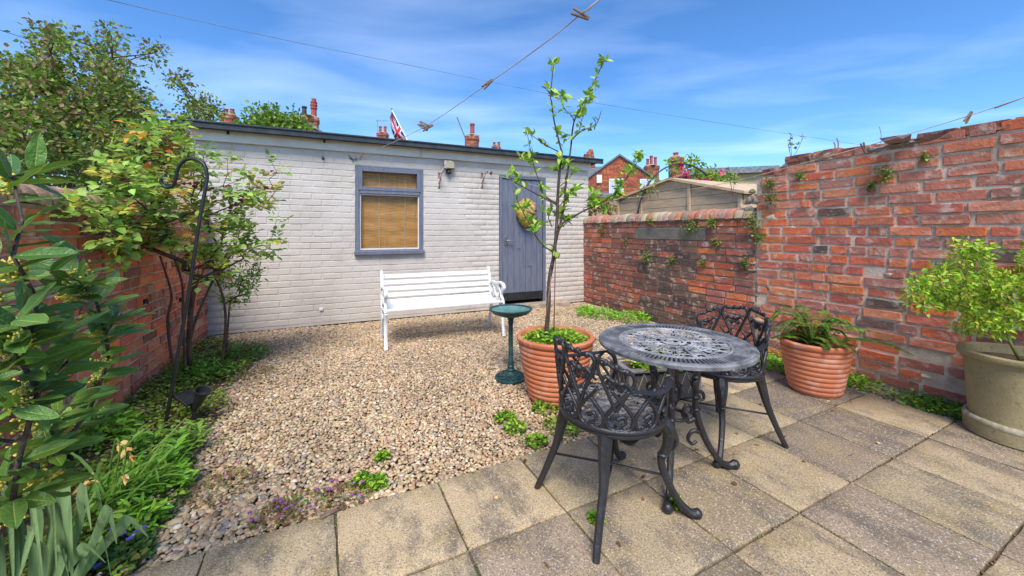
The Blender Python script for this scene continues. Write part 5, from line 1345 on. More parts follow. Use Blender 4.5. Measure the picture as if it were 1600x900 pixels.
gb = gp(70, 925); gl = thing('strap_leaf_clump', 'clump of broad grey-green drooping strap leaves in the front left corner', 'plant', gb)
for tip, knee, root, wd in [((66, 905), (40, 748), (45, 930), .05), ((112, 905), (95, 752), (75, 930), .05), ((20, 910), (8, 770), (20, 940), .05), ((88, 900), (78, 775), (60, 935), .046),
                            ((142, 828), (128, 762), (90, 930), .026), ((182, 850), (166, 796), (100, 935), .026), ((174, 905), (158, 836), (110, 930), .026), ((232, 840), (196, 814), (105, 925), .03),
                            ((165, 880), (130, 858), (70, 930), .034), ((30, 900), (48, 830), (60, 950), .04), ((108, 905), (90, 850), (70, 950), .04), ((-20, 890), (-10, 780), (20, 940), .05), ((-60, 880), (-40, 790), (0, 950), .05)]:
    Zr = gp(*root).y; z1, z2 = Zr + R.uniform(-.08, .02), Zr + R.uniform(-.16, -.04)
    A_, B_, C_ = gp(*root), dp(*knee, z1), dp(*tip, z2); Z_ = [A_, A_.lerp(B_, .55) + Vector((0, .02, .02)), B_.lerp(A_, .12), B_, B_.lerp(C_, .25) + Vector((0, 0, .01)), C_]
    c = crom(Z_, 5); mb = MB(); k = len(c)
    for i, p in enumerate(c):
        t = i / (k - 1); d = (c[min(i + 1, k - 1)] - c[max(i - 1, 0)]).normalized(); s_ = d.cross(Vector((0.15, 1, .25))).normalized(); nr = s_.cross(d); w_ = wd * .5 * (.75 + .45 * math.sin(PI * min(1, t * 1.1))) * (1 - max(0, t - .8) ** 2 * 20); w_ = max(w_, .002)
        for j in (-1, -.5, 0, .5, 1): mb.v.append(tuple(p - gb + s_ * (j * w_) + nr * (abs(j) * w_ * .22)))
    for i in range(k - 1):
        for j in range(4): q = i * 5 + j; mb.f.append((q, q + 5, q + 6, q + 1))
    link('leaf', mb.mesh('leaf', GLM, True, fix=False), gl)
db = gp(165, 812); df = thing('daffodil_clump', 'daffodils past flowering with long thin leaves and withered yellow heads', 'plant', db); mb = MB()
for i in range(46): ribbon(mb, (R.gauss(0, .07), R.gauss(0, .10), 0), R.gauss(.5, .8), R.uniform(.24, .42), R.uniform(.008, .013), R.uniform(.4, 1.6), R.uniform(.75, 1), R.uniform(-.5, .5), 7)
link('leaves', mb.mesh('leaves', DFM, True, fix=False), df)['kind'] = 'stuff'
WF = mat('withered_petal', lin(214, 176, 104), rough=.8, c2=(*lin(236, 206, 130), 1), ns=30, trans=.3)
for px, py, Z in ((196, 702, 1.62), (205, 712, 1.62), (193, 742, 1.55), (136, 752, 1.45), (186, 692, 1.66)):
    p = dp(px, py, Z) - db; mb = MB(); mb.tube(crom([(p.x - .06, p.y, .0), (p.x - .04, p.y, p.z * .6), (p.x - .015, p.y, p.z + .012), p], 5), [.004, .0035, .004], 6); st = mb.build('flower_stem', DFM, df, smooth=True)
    fm = Leaves()
    for k in range(9): fm.add(p + rv(.003), Vector((.6, -.2, -.5)) + rv(.4), rv(1), R.uniform(.022, .042), .014, pick([lin(226, 190, 112), lin(206, 160, 96), lin(238, 212, 130)]))
    link('withered_flower', fm.mesh('withered_flower', 'petal'), st)
def leafy(name, lab, px, py, rx, h, n, L, wd, cols, up=.6, cat='plant', stems=0, flowers=None, group=None, m='leaf', at=None):
    c = at or gp(px, py); t = thing(name, lab, cat, c, 0, group); lv = Leaves(); clump(lv, (0, 0, 0), rx, rx * .9, h, n, L, wd, cols, up); link('foliage', lv.mesh('foliage', m), t)['kind'] = 'stuff'
    if stems:
        mb = MB()
        for _ in range(stems): a = R.uniform(0, 6.3); r = rx * .7 * R.random(); mb.tube([(r * .4 * math.cos(a), r * .4 * math.sin(a), 0), (r * math.cos(a), r * math.sin(a), h * R.uniform(.6, 1))], .002, 4)
        mb.build('stems', 'stem_green', t)['kind'] = 'stuff'
    if flowers:
        fc, k, hh, s = flowers; fv = Leaves()
        for _ in range(k):
            a, r = R.uniform(0, 6.3), rx * math.sqrt(R.random()); p = Vector((r * math.cos(a), r * math.sin(a), hh * R.uniform(.6, 1.1)))
            for j in range(5): b_ = a + j * 1.257; fv.add(p, (math.cos(b_), math.sin(b_), .35), (0, 0, 1), s, s * .8, pick(fc))
        link('flowers', fv.mesh('flowers', 'petal'), t)['kind'] = 'stuff'
    return t
FERNY = [lin(122, 180, 50), lin(144, 198, 62), lin(102, 160, 44), lin(162, 208, 76)]
leafy('ferny_plant', 'bright ferny-leaved green mound at the gravel edge, front left', 225, 775, .17, .16, 560, .046, .018, FERNY, .9, stems=14)
leafy('ferny_plant', 'ferny green mound behind the daffodils at the foot of the left wall', 130, 690, .24, .16, 620, .05, .018, FERNY, .9, stems=14)
leafy('ferny_plant', 'small ferny seedling mound between daffodils and violets', 205, 830, .10, .11, 220, .04, .016, FERNY, .9, stems=6)
VIOL = [lin(118, 96, 196), lin(140, 110, 206), lin(104, 90, 180)]
leafy('violet_clump', 'low dark-leaved clump with violet-blue flowers at the front corner', 178, 878, .11, .075, 260, .024, .02, [lin(74, 106, 44), lin(92, 122, 54)], .8, flowers=(VIOL, 16, .10, .014))
def rosetted(lab, px, py, n, h, L):
    c = gp(px, py); t = thing('leafy_perennial', lab, 'plant', c, 0, 'upright perennials in the bed'); lv = Leaves(); mb = MB()
    for _ in range(n):
        q = Vector((R.gauss(0, .05), R.gauss(0, .05), 0)); top_ = q * 1.5 + Vector((0, 0, h * R.uniform(.6, 1))); mb.tube([q, top_], .003, 5)
        for k in range(13):
            a = k * 2.4; f = .35 + .65 * k / 13; lv.add(q.lerp(top_, f), (math.cos(a), math.sin(a), .25 + .6 * k / 13), (0, 0, 1), L * R.uniform(.8, 1.1) * (1.1 - .35 * f), L * .26, pick([lin(120, 172, 60), lin(142, 190, 80), lin(100, 152, 52)]))
    mb.build('stems', 'stem_green', t)['kind'] = 'stuff'; link('foliage', lv.mesh('foliage'), t)['kind'] = 'stuff'
rosetted('upright lance-leaved green perennial in front of the solar light', 290, 712, 6, .16, .085); rosetted('lance-leaved green perennial below the solar light, next to the gravel', 268, 748, 4, .13, .08); rosetted('lance-leaved perennial at the foot of the crook pole', 222, 718, 5, .15, .08)
# mat of small ground cover with tiny pale flowers
gc = Leaves(); ff = Leaves(); CEL = [lin(118, 154, 52), lin(142, 176, 66), lin(100, 136, 46), lin(160, 186, 78), lin(132, 122, 64)]
n = 0; bp_ = [(p.x, p.y) for p in bed_poly]
while n < 6500:
    a_, b_ = R.uniform(.02, 1.7), R.uniform(.03, 4.0); p = W(a_, b_)
    if not bool(inpoly(p.x, p.y, bp_)): continue
    k = math.sin(p.x * 9) * math.sin(p.y * 7) + R.uniform(-.8, .8)
    if k < -.25: continue
    gc.add((p.x, p.y, R.uniform(-.005, .045 + .02 * k)), (R.gauss(0, 1), R.gauss(0, 1), R.uniform(-.1, .5)), (R.gauss(0, .35), R.gauss(0, .35), 1), R.uniform(.018, .036), R.uniform(.014, .026), pick(CEL, .2)); n += 1
    if R.random() < .05: ff.add((p.x, p.y, R.uniform(.035, .07)), (R.gauss(0, 1), R.gauss(0, 1), .2), (0, 0, 1), .014, .012, pick([lin(226, 206, 206), lin(214, 170, 178), lin(190, 150, 150)]))
o = link('ground_cover', gc.mesh('ground_cover')); o['kind'] = 'stuff'; tag(o, 'mat of small round green leaves covering the left flower bed', 'ground cover')
o = link('tiny_flowers', ff.mesh('tiny_flowers', 'petal')); o['kind'] = 'stuff'; tag(o, 'scattered tiny pale pink flowers over the bed ground cover', 'flowers')
leafy('ferny_plant', 'green ferny clump under the rose near the shed corner', 375, 560, .24, .16, 420, .05, .018, [lin(92, 136, 52), lin(114, 160, 64), lin(76, 116, 48)], .9)
leafy('leafy_clump', 'light green leafy clump at the base of the rose stems', 318, 590, .22, .14, 420, .045, .022, [lin(120, 172, 60), lin(98, 148, 50)], .9)
PINK = [lin(176, 96, 168), lin(196, 124, 186), lin(150, 84, 150)]; MAT = [lin(130, 142, 60), lin(108, 126, 52), lin(150, 116, 72), lin(140, 92, 76)]
for px, py, r, lab, fl in ((352, 762, .14, 'low weed mat in the gravel left of the paving, with few flowers', 5), (430, 808, .09, 'purple-flowered weed at the paving edge, leftmost', 9), (475, 792, .12, 'green and purple weed mat on the paving edge, middle', 6), (545, 775, .10, 'reddish weed mat in the gravel beside the paving', 8), (330, 640, .16, 'reddish low weed mat right of the solar light', 10), (395, 585, .18, 'thin green weed mat in the gravel near the rose', 4)):
    leafy('gravel_weed', lab, px, py, r, .035, int(1500 * r), .020, .011, MAT, .8, flowers=(PINK, fl, .05, .011), cat='weed')
for px, py, r, h, lab in ((565, 757, .04, .05, 'small lime green weed at the paving edge'), (590, 760, .035, .05, 'tiny lime green weed just right of another at the paving edge'), (597, 716, .03, .03, 'lone small weed in open gravel above the paving'), (806, 672, .06, .05, 'round-leaved green weed left of the large pot foot'), (838, 692, .055, .04, 'round-leaved bright weed at the paving corner by the near chair'), (852, 640, .08, .06, 'green weed at the foot of the large pot'), (880, 668, .11, .05, 'green mossy weed between large pot and near chair'), (1056, 795, .012, .06, 'tiny grass tuft in a slab joint beneath the table'), (930, 812, .02, .02, 'tiny weed in a slab joint behind the near chair leg'), (790, 655, .06, .04, 'sparse weed in gravel left of the large pot')):
    leafy('gravel_weed', lab, px, py, r, h, int(60 + 1500 * r), .026, .017, LIME + GREENS, .9, cat='weed')
# strip of weeds along the right wall
for px, py, r, h, lab in ((935, 494, .28, .12, 'feathery green clump in the corner beside the shed'), (985, 500, .26, .13, 'feathery bright green clump along the low wall'), (915, 486, .12, .08, 'small green tuft by the door step'), (1085, 510, .10, .20, 'upright yellow-green seedling at the low wall foot'), (1215, 575, .18, .06, 'low weeds left of the fern pot'), (1235, 555, .14, .07, 'weeds behind the fern pot')):
    leafy('wall_foot_weed', lab, px, py, r, h, int(1700 * r), .05, .02, FERNY, .9, cat='weed')
strip = Leaves()
for _ in range(6000):
    x = R.uniform(XT - .2, 6.0); p = W(AR - R.uniform(.01, .27) * (1 if x > XT + .4 else 1.4), x)
    if bool(patio_has(np.array(p.x), np.array(p.y))) and R.random() < .93: continue
    k = math.sin(x * 9) + R.uniform(-.9, .9)
    if k < -.35: continue
    strip.add((p.x, p.y, R.uniform(-.005, .05)), (R.gauss(0, 1), R.gauss(0, 1), R.uniform(0, .6)), (R.gauss(0, .35), R.gauss(0, .35), 1), R.uniform(.018, .04), R.uniform(.014, .026), pick(FERNY + LIME + CEL[:3], .2))
o = link('ground_cover', strip.mesh('ground_cover')); o['kind'] = 'stuff'; tag(o, 'strip of mixed green weeds along the foot of the tall brick wall', 'ground cover')
# tufts growing out of the walls
def rw(px, py, off=.02): return pp(px, py, U, cR - off)
tufts = [(1082, 352, .10, 'large trailing plant below the coping'), (1115, 346, .06, 'trailing plant right of the largest tuft'), (1012, 400, .08, 'bushy tuft on the dark bricks'), (1052, 406, .045, 'small tuft right of the dark brick tuft'), (1120, 376, .04, 'small tuft under the coping plants'), (1018, 345, .04, 'thin tuft above the stone lintel'), (940, 358, .07, 'pale weed nearest the shed'), (978, 376, .04, 'straggly weed left of the lintel'), (1098, 410, .035, 'low tuft near the wall seam'), (1180, 346, .09, 'leafy tuft on the upper seam of the walls'), (1188, 370, .06, 'lower leafy tuft on the seam'), (1165, 410, .045, 'tuft at the seam, lowest one'), (1208, 308, .06, 'grassy weed on the tall wall corner'), (1204, 285, .05, 'leafy weed at the tall wall shoulder'), (1252, 272, .04, 'small weed under the tall wall top'), (1385, 268, .06, 'weed in a joint below the rubble gap'), (1362, 290, .035, 'weed lowest below the rubble gap'), (1445, 244, .03, 'dry weed under the raised wall end')]
for px, py, s, lab in tufts:
    p = rw(px, py, .01); t = thing('wall_plant', lab + ' of the right-hand brickwork', 'plant', p, 0, 'plants rooted in the right walls'); lv = Leaves()
    for _ in range(int(1600 * s)):
        q = -U * abs(R.gauss(0, s * .35)) + V * R.gauss(0, s * .55) + Vector((0, 0, R.gauss(-s * .25, s * .6))); lv.add(q, -U + rv(.7), Vector((0, 0, .8)) - U * .6 + rv(.4), R.uniform(.016, .03), R.uniform(.012, .022), pick([lin(130, 150, 62), lin(108, 132, 54), lin(150, 166, 74), lin(92, 112, 48)], .18))
    link('foliage', lv.mesh('foliage'), t)['kind'] = 'stuff'
for px, py, lab, cols in ((1237, 246, 'leafy sapling sprouting from the tall wall top', [lin(96, 116, 74), lin(120, 140, 90)]), (1145, 305, 'thin twiggy sapling behind the wall seam', [lin(116, 120, 90), lin(140, 140, 110)])):
    b = rw(px, py, -.12); t = thing('wall_sapling', lab, 'sapling', b); mb = MB(); lv = Leaves(); hh = .22 if px > 1200 else .36
    for k in range(3):
        tip = Vector((R.gauss(0, .05), R.gauss(0, .04), hh * R.uniform(.75, 1))); mb.tube([(0, 0, -.02), tip * .5 + rv(.01), tip], .002, 4)
        for j in range(9): lv.add(tip * R.uniform(.45, 1), rv(1) + Vector((0, 0, .4)), rv(.5) + Vector((0, -.5, .8)), R.uniform(.03, .05), .018, pick(cols))
    mb.build('stems', 'bark_dark', t)['kind'] = 'stuff'; link('foliage', lv.mesh('foliage'), t)['kind'] = 'stuff'
for px, py, hh, lab in ((1309, 231, .085, 'short rusty rod standing on the tall wall, taller one'), (1304, 231, .05, 'short rusty rod standing on the tall wall, shorter one'), (1376, 223, .13, 'thin dead twig standing on the tall wall')):
    b = rw(px, py, -.08); o = MB().tube([(0, 0, -.05), (.004, 0, hh * .5), (0, .01, hh)], .0045 if hh < .1 else .002, 5).build('wall_rod', 'cane', None, loc=b); tag(o, lab, 'rod')
for px, py, lab in ((776, 777, 'tan pebble lying on a slab left of the near chair'), (1374, 694, 'tan pebble lying on the slabs below the fern pot'), (1292, 627, 'tan pebble beside the fern pot foot')):
    mb = MB(); rock(mb, (0, 0, .006), (.012, .009, .008), px); o = mb.build('pebble', mat('pebble_%d' % px, lin(206, 172, 116), rough=.7), None, smooth=True, loc=gp(px, py)); tag(o, lab, 'pebble')
b = gp(520, 797, .012); o = MB().bbox(-.05, .05, -.012, .012, 0, .008, .002).build('wood_chip', 'peg_wood', None, loc=(b.x, b.y, .004), rot=(0, .03, .8)); tag(o, 'short grey wooden label lying on the paving edge', 'wood')

# dead leaves and bits lying on gravel and slabs
lt_ = Leaves()
for _ in range(260):
    a_, b_ = R.uniform(.3, AR - .05), R.uniform(.05, 4.4); p = W(a_, b_)
    if b_ > 1.2 and R.random() < .35: continue
    lt_.add((p.x, p.y, .006 + R.uniform(0, .006)), (R.gauss(0, 1), R.gauss(0, 1), .05), (R.gauss(0, .25), R.gauss(0, .25), 1), R.uniform(.018, .038), R.uniform(.010, .02), pick([lin(150, 112, 70), lin(120, 84, 54), lin(176, 142, 92), lin(96, 72, 50)], .2))
o = link('leaf_litter', lt_.mesh('leaf_litter')); o['kind'] = 'stuff'; tag(o, 'scattered dry brown leaf bits lying on the gravel and slabs', 'leaf litter')

# ================================================================ beyond the walls
# tree behind the left wall
tbase = Vector((-5.6, 4.6, -.05))
lt = thing('hedge_tree', 'large bronze-green small-leaved tree leaning behind the left wall', 'tree', tbase)
zone = [(60, 110, 4.6, 34, 42), (20, 160, 4.3, 30, 40), (120, 140, 4.8, 36, 46), (90, 200, 4.6, 40, 46), (30, 220, 4.2, 30, 40), (170, 190, 4.9, 36, 44), (200, 150, 5.0, 28, 36), (230, 200, 5.2, 28, 36), (270, 190, 5.3, 16, 26), (150, 240, 4.8, 34, 40), (220, 240, 5.1, 26, 34), (80, 80, 4.7, 18, 30), (170, 90, 5.0, 18, 26), (190, 120, 5.0, 16, 26), (310, 165, 5.5, 9, 14), (330, 178, 5.6, 6, 9), (170, 55, 5.0, 4, 8), (275, 125, 5.3, 4, 10), (240, 82, 5.2, 4, 9), (100, 62, 4.8, 6, 10), (0, 90, 4.2, 10, 16), (-80, 150, 4.1, 34, 60), (-60, 240, 4.1, 30, 60), (-160, 180, 4.0, 30, 60), (280, 225, 5.3, 12, 20), (70, 62, 4.7, 4, 8), (150, 75, 5, 4, 8)]
tg = []
for x, y, Z, k, s in zone:
    for _ in range(k): tg.append(dp(x + R.gauss(0, s * .62), max(48 + 60 * R.random() ** 2, y + 22 + R.gauss(0, s * .42)) if k > 9 else y + R.gauss(0, s * .4), Z + R.gauss(0, .42)) - tbase)
mb, ends = grow((0, 0, 0), tg, .0042, .46, .35, trunk=[(0, 0, .7), (.1, .05, 1.3)]); mb.build('trunk', 'bark_dark', lt, smooth=True)
lv = Leaves(); LTC = [lin(118, 144, 52), lin(138, 160, 60), lin(98, 124, 46), lin(150, 172, 66), lin(110, 140, 50), lin(90, 118, 42), lin(146, 112, 74), lin(156, 168, 80), lin(168, 132, 98)]
for p, d in ends: leaf_ball(lv, p, 52, .14, .056, .034, LTC, .6, .8)
link('crown', lv.mesh('crown'), lt)['kind'] = 'stuff'
# low evergreen under it, a green bush top behind the shed
bush('hedge', 'dense green hedge bush just behind the left wall coping', Vector((-4.3, 3.4, 0)), [(60, 265, 3.6, 26, 36), (-30, 275, 3.4, 20, 40), (140, 265, 3.9, 22, 30), (200, 270, 4.2, 16, 26), (10, 285, 3.5, 16, 30), (110, 285, 3.8, 16, 26)], .045, .024, [lin(92, 118, 44), lin(116, 138, 56), lin(76, 100, 40)], .003, 26, .10, cat='shrub')
bush('far_tree', 'rounded green tree top showing over the shed roof, left', dp(425, 360, 11.5) * 1.0 + Vector((0, 0, -1.2)), [(395, 196, 11.5, 18, 12), (425, 192, 11.5, 26, 14), (455, 198, 11.5, 18, 12), (420, 215, 11.5, 30, 26), (380, 205, 11.5, 10, 10), (470, 206, 11.5, 8, 10)], .13, .08, [lin(118, 148, 50), lin(98, 128, 44), lin(140, 166, 62)], .012, 30, .26, cat='tree')

# houses and chimneys
def chimney(parent, x, y, z0, z1, sx, sy, pots, aerial=False, broken=False):
    mb = MB(); h = .085; k = int((z1 - z0) / h); cs = []
    rr = random.Random(int(x * 100 + z1 * 10))
    for i in range(k):
        e = .04 if i >= k - 3 else 0; zz = z0 + i * h
        if broken and i > k * .45: e = -.012 * (i - k * .45)
        m0 = len(mb.v)
        for s in range(2):
            n = max(1, round((sx + 2 * e) / .225))
            for q in range(n):
                a = x - sx / 2 - e + (sx + 2 * e) * q / n; b = x - sx / 2 - e + (sx + 2 * e) * (q + 1) / n
                if broken and i > k * .5 and q < n * (i - k * .5) / (k * .5) * .7: continue
                y0_, y1_ = (y - sy / 2 - e, y - .003) if s == 0 else (y + .003, y + sy / 2 + e); mb.box(a + .006, b - .006, y0_, y1_, zz + .006, zz + h - .006)
                c = rr.choice([lin(182, 104, 76), lin(166, 92, 68), lin(196, 118, 86), lin(150, 90, 70), lin(190, 138, 104)]); cs += [c] * 8
    o = link('chimney_stack', mesh_np('chimney_stack', np.array(mb.v), np.array(mb.f), 'house_brick', np.array(cs), smooth=False), parent)
    MB().box(x - sx / 2 + .012, x + sx / 2 - .012, y - sy / 2 + .012, y + sy / 2 - .012, z0, z1 - (h * k * .5 if broken else .02)).build('mortar_core', 'house_mortar', o)
    if not broken: MB().lathe([(sx * .62, 0), (sx * .5, .06), (sx * .3, .12), (0, .13)], 4, (x, y, z1 - .01)).build('flaunching', 'old_mortar', o)
    for dx, hh, r, kind in pots:
        pr = [(r * .95, 0), (r * .9, hh * .55), (r * .86, hh * .8), (r * 1.1, hh * .84), (r * 1.1, hh * .93), (r * .95, hh), (r * .7, hh), (r * .7, hh * .7)]
        if kind == 'tall': pr = [(r, 0), (r * .95, hh * .4), (r * 1.2, hh * .43), (r * 1.2, hh * .5), (r, hh * .52), (r * 1.2, hh * .6), (r * 1.25, hh * .66), (r, hh * .7), (r * 1.2, hh * .76), (r * 1.2, hh * .82), (r * .8, hh * .85), (r * .8, hh), (r * .6, hh)]
        MB().lathe(pr, 14, (x + dx, y, z1 + .05)).build('chimney_pot', 'roof_felt' if kind == 'black' else 'clay_pot', o, smooth='auto')
    if aerial:
        mb = MB(); mb.tube([(x - sx * .5, y, z0 + .2), (x - sx * .62, y, z1 + 1.1)], .02, 5); mb.tube([(x - sx * .62 - .1, y, z1 + 1.0), (x - sx * .62 + 1.0, y, z1 + 1.0)], .015, 4)
        for i in range(6): mb.tube([(x - sx * .62 + .15 * i, y - .2, z1 + 1.0), (x - sx * .62 + .15 * i, y + .2, z1 + 1.0)], .01, 4)
        mb.build('aerial', 'metal_grey', o)
    return o
def house(lab, cx, cy, rz, wd, dep, eave, ridge, wall='brick', chim=(), gable_front=False):
    """local x along the ridge unless gable_front, when the gable faces -y"""
    t = thing('house', lab, 'house', (cx, cy, -.05), rz)
    if gable_front: prof = [(-wd / 2, 0), (wd / 2, 0), (wd / 2, eave), (0, ridge), (-wd / 2, eave)]; mm = Matrix.Identity(4); d0, d1 = 0, dep
    else: prof = [(0, 0), (dep, 0), (dep, eave), (dep / 2, ridge), (0, eave)]; mm = Matrix(((0, 1, 0, 0), (1, 0, 0, 0), (0, 0, 1, 0), (0, 0, 0, 1))); d0, d1 = -wd / 2, wd / 2
    MB().prism(prof, d0, d1, mm).build('wall', 'house_mortar' if wall == 'brick' else 'cream_render', t)
    ov = .22; th = .13
    if gable_front: sides = [((-wd / 2 - ov, eave - ov * (ridge - eave) / (wd / 2)), (0, ridge)), ((wd / 2 + ov, eave - ov * (ridge - eave) / (wd / 2)), (0, ridge))]
    else: sides = [((-ov, eave - ov * (ridge - eave) / (dep / 2)), (dep / 2, ridge)), ((dep + ov, eave - ov * (ridge - eave) / (dep / 2)), (dep / 2, ridge))]
    rf = None
    for (x0, z0), (x1, z1) in sides:
        mb = MB(); mb.prism([(x0, z0 + .01), (x1, z1 + .01), (x1, z1 + th), (x0, z0 + th)], d0 - .12, d1 + .12, mm); o = mb.build('roof', 'slate', t); rf = rf or o
    if gable_front and wall == 'brick':              # brick courses on the gable that is seen
        h = .075; v = []; f = []; cs = []; rr = random.Random(3); mb = MB(); i = 0
        while i * h < ridge:
            zz = i * h; half = wd / 2 if zz + h < eave else (ridge - zz - h) / (ridge - eave) * wd / 2
            if zz > eave - 2.6:
                for a, b in course(-half, half, .225, .012, .118 if i % 2 else 0, .2, rr):
                    mb.box(a, b, -.012, .02, zz + .006, zz + h - .005); cs += [rr.choice([lin(196, 98, 62), lin(182, 88, 58), lin(206, 112, 74), lin(160, 84, 62), lin(190, 104, 74)])] * 8
            i += 1
        o = link('gable_bricks', mesh_np('gable_bricks', np.array(mb.v), np.array(mb.f), 'house_brick', np.array(cs), smooth=False), t); o['kind'] = 'stuff'
    for c in chim: chimney(t, *c)
    return t
def gz_(py, Z): return H + (HY - py) / F * Z
def gx_(px, Z): return (px - CX) / F * Z
# gable cottage right of the shed
Z = 23.; hx_ = gx_(968, Z); g = house('orange brick gable-end cottage with slate roof, between shed and wooden gable', hx_, Z, math.radians(-10), 6.6, 7, gz_(245, Z) - 2.25, gz_(244, Z) + .05, 'brick', (), True)
for px, py, wv, hv, nm in ((963, 296, .85, 1.4, 'window'), (1010, 300, .9, 1.6, 'window')):
    x = gx_(px, Z) - hx_; z = gz_(py, Z); wn_ = MB().box(x - wv / 2, x + wv / 2, -.06, -.014, z - hv / 2, z + hv / 2).build(nm, 'bench_white', g); MB().box(x - wv / 2 + .07, x + wv / 2 - .07, -.066, -.061, z - hv / 2 + .07, z + hv / 2 - .07).build('pane', mat('pane_%d' % px, lin(190, 196, 206), rough=.1), wn_)
x = gx_(937, Z) - hx_; MB().bbox(x - .16, x + .16, -.12, -.014, gz_(278, Z) - .25, gz_(278, Z) + .25, .02).build('alarm_box', 'bench_white', g)
def far_house(lab, px, Z, pytop, pybot, wpx, pots, rz=0.0, gable=None, wall='brick', aerial=False, broken=False, ridge_py=None):
    x = gx_(px, Z); zt = gz_(pytop, Z); ridge = gz_(ridge_py or (pybot + 4), Z); sx = wpx * Z / F
    if gable: house(lab, x, Z, rz, gable, 8, ridge - gable * .33, ridge, wall, [(0, .5, ridge - .35, zt + .05, sx, .6, pots, aerial, broken)], True)
    else: house(lab, x, Z - 4, rz, 6.0, 8, ridge - 2.3, ridge, wall, [(0, 4, ridge - .35, zt + .05, sx, .65, pots, aerial, broken)])
far_house('house with black and tall red chimney pots, over the shed roof left', 482, 21, 179, 200, 24, [(-.28, .52, .13, 'black'), (.2, 1.0, .15, 'tall')], math.radians(20), gable=5.5, ridge_py=193)
far_house('house with plain orange chimney, half hidden by the left tree', 358, 25, 180, 196, 19, [(-.2, .36, .13, 'n'), (.2, .36, .13, 'n')])
far_house('distant house with small twin-pot chimney and aerial beside the flag', 598, 31, 208, 226, 14, [(-.2, .5, .12, 'n'), (.2, .5, .12, 'n')], aerial=True, ridge_py=222)
far_house('house with single tall chimney pot behind the shed roof, centre', 738, 24, 212, 234, 19, [(0, .72, .15, 'n')], ridge_py=240)
far_house('distant cream gable house with small chimney pots, centre', 773, 36, 226, 232, 11, [(-.2, .3, .14, 'n'), (.25, .3, .14, 'n')], math.radians(-15), gable=5.2, wall='render', ridge_py=229)
far_house('house with broken brick chimney at the right end of the shed roof', 915, 27, 233, 254, 27, [], ridge_py=262, broken=True)
far_house('house with three-pot chimney, left of the flowered arch', 1018, 30, 259, 276, 19, [(-.3, .5, .12, 'n'), (-.02, .75, .12, 'n'), (.3, .65, .12, 'n')], ridge_py=284)
far_house('house with plain square chimney behind the flowered arch', 1056, 24, 246, 276, 17, [(0, .25, .16, 'n')], ridge_py=290)
# pole left of the centre chimney
p = dp(727, 216, 20); o = MB().tube([(0, 0, -4.5), (0, 0, 0), dp(714, 183, 20) - p], .03, 6).build('leaning_pole', 'cane', None, loc=p); tag(o, 'thin leaning pole left of the centre chimney', 'pole')
# flag behind the shed
Zf = 9.; pb0 = dp(648, 330, Zf); pb0.z = 0; ptop = dp(612, 171, Zf)
fp = thing('flag_pole', 'slim slanting flag pole with red, white and blue flag behind the shed roof', 'flag', pb0)
MB().tube([(0, 0, 0), dp(640, 226, Zf) - pb0, ptop - pb0], [.025, .018, .012], 8).build('pole', 'bench_white', fp, smooth=True); MB().ball(ptop - pb0 + Vector((0, 0, .012)), .022, 8, 6).build('finial', 'metal_grey', fp, smooth=True)
A = Vector((613, 172, 0)); nu, nv = 44, 26; vv = []; ff_ = []; mi = []
for i in range(nu + 1):
    for j in range(nv + 1):
        u, v = i / nu, j / nv                         # u away from the pole, v down
        px = 612.5 + 26 * u - 9 * v * math.sin(PI * (.12 + .75 * u)) ; py = 174 + 50 * u + 17 * v * math.sin(PI * (.18 + .62 * u))
        P_ = dp(px, py, Zf + .10 * math.sin(u * 7 + v * 2) + .06 * math.sin(v * 6 + u * 3)); vv.append(tuple(P_ - pb0))
def jack(u, v):
    x, y = u * 60, v * 30; dx, dy = abs(x - 30), abs(y - 15)
    if dx < 3 or dy < 3: return 2
    if dx < 5 or dy < 5: return 1
    d1 = abs((x - 30) * .5 - (y - 15)) / 1.118; d2 = abs((x - 30) * .5 + (y - 15)) / 1.118; d = min(d1, d2)
    return 2 if d < 1.1 else (1 if d < 3 else 0)
for i in range(nu):
    for j in range(nv): q = i * (nv + 1) + j; ff_.append((q, q + nv + 1, q + nv + 2, q + 1)); mi.append(jack((i + .5) / nu, (j + .5) / nv))
me = bpy.data.meshes.new('cloth'); me.from_pydata(vv, [], ff_)
for nm, c in (('flag_blue', lin(44, 56, 120)), ('flag_white', lin(226, 222, 226)), ('flag_red', lin(196, 46, 60))): me.materials.append(mat(nm, c, rough=.8, trans=.25))
me.polygons.foreach_set('material_index', mi); me.polygons.foreach_set('use_smooth', [True] * len(mi)); link('cloth', me, fp)

# neighbour's wooden gable shed behind the low wall
cN = cR + .62
def nx_(px, py): P = pp(px, py, U, cN); return -V.dot(P - O), P.z
ns = thing('timber_shed', 'weathered wooden shed gable showing above the low brick wall', 'shed', W(AR + .62, 0), ANG - PI / 2)
(xa, za), (xm, zm), (xb, zb) = nx_(966, 312), nx_(1049, 281), nx_(1160, 301); z_e = (za + zb) / 2
def gtop(x): return za + (zm - za) * (x - xa) / (xm - xa) if x < xm else zm + (zb - zm) * (x - xm) / (xb - xm)
MB().prism([(xa, 0), (xb, 0), (xb, gtop(xb) - .02), (xm, zm - .02), (xa, za - .02)], .03, 1.8).build('wall', 'timber', ns)
bw = .125; z = .8
while z < zm:
    lo_, hi_ = [x for x in np.linspace(xa, xb, 200) if gtop(x) > z + .01][:1], [x for x in np.linspace(xa, xb, 200) if gtop(x) > z + .01][-1:]
    if not lo_: break
    l2_ = [x for x in np.linspace(xa, xb, 200) if gtop(x) > z + bw]; x0, x1 = lo_[0], hi_[0]; u0, u1 = (l2_[0], l2_[-1]) if l2_ else (xm, xm + .01)
    MB().prism([(x0, z + .003), (x1, z + .003), (u1, min(z + bw, zm) - .003), (u0, min(z + bw, zm) - .003)], R.uniform(0, .004), .028).build('board', 'timber', ns); z += bw
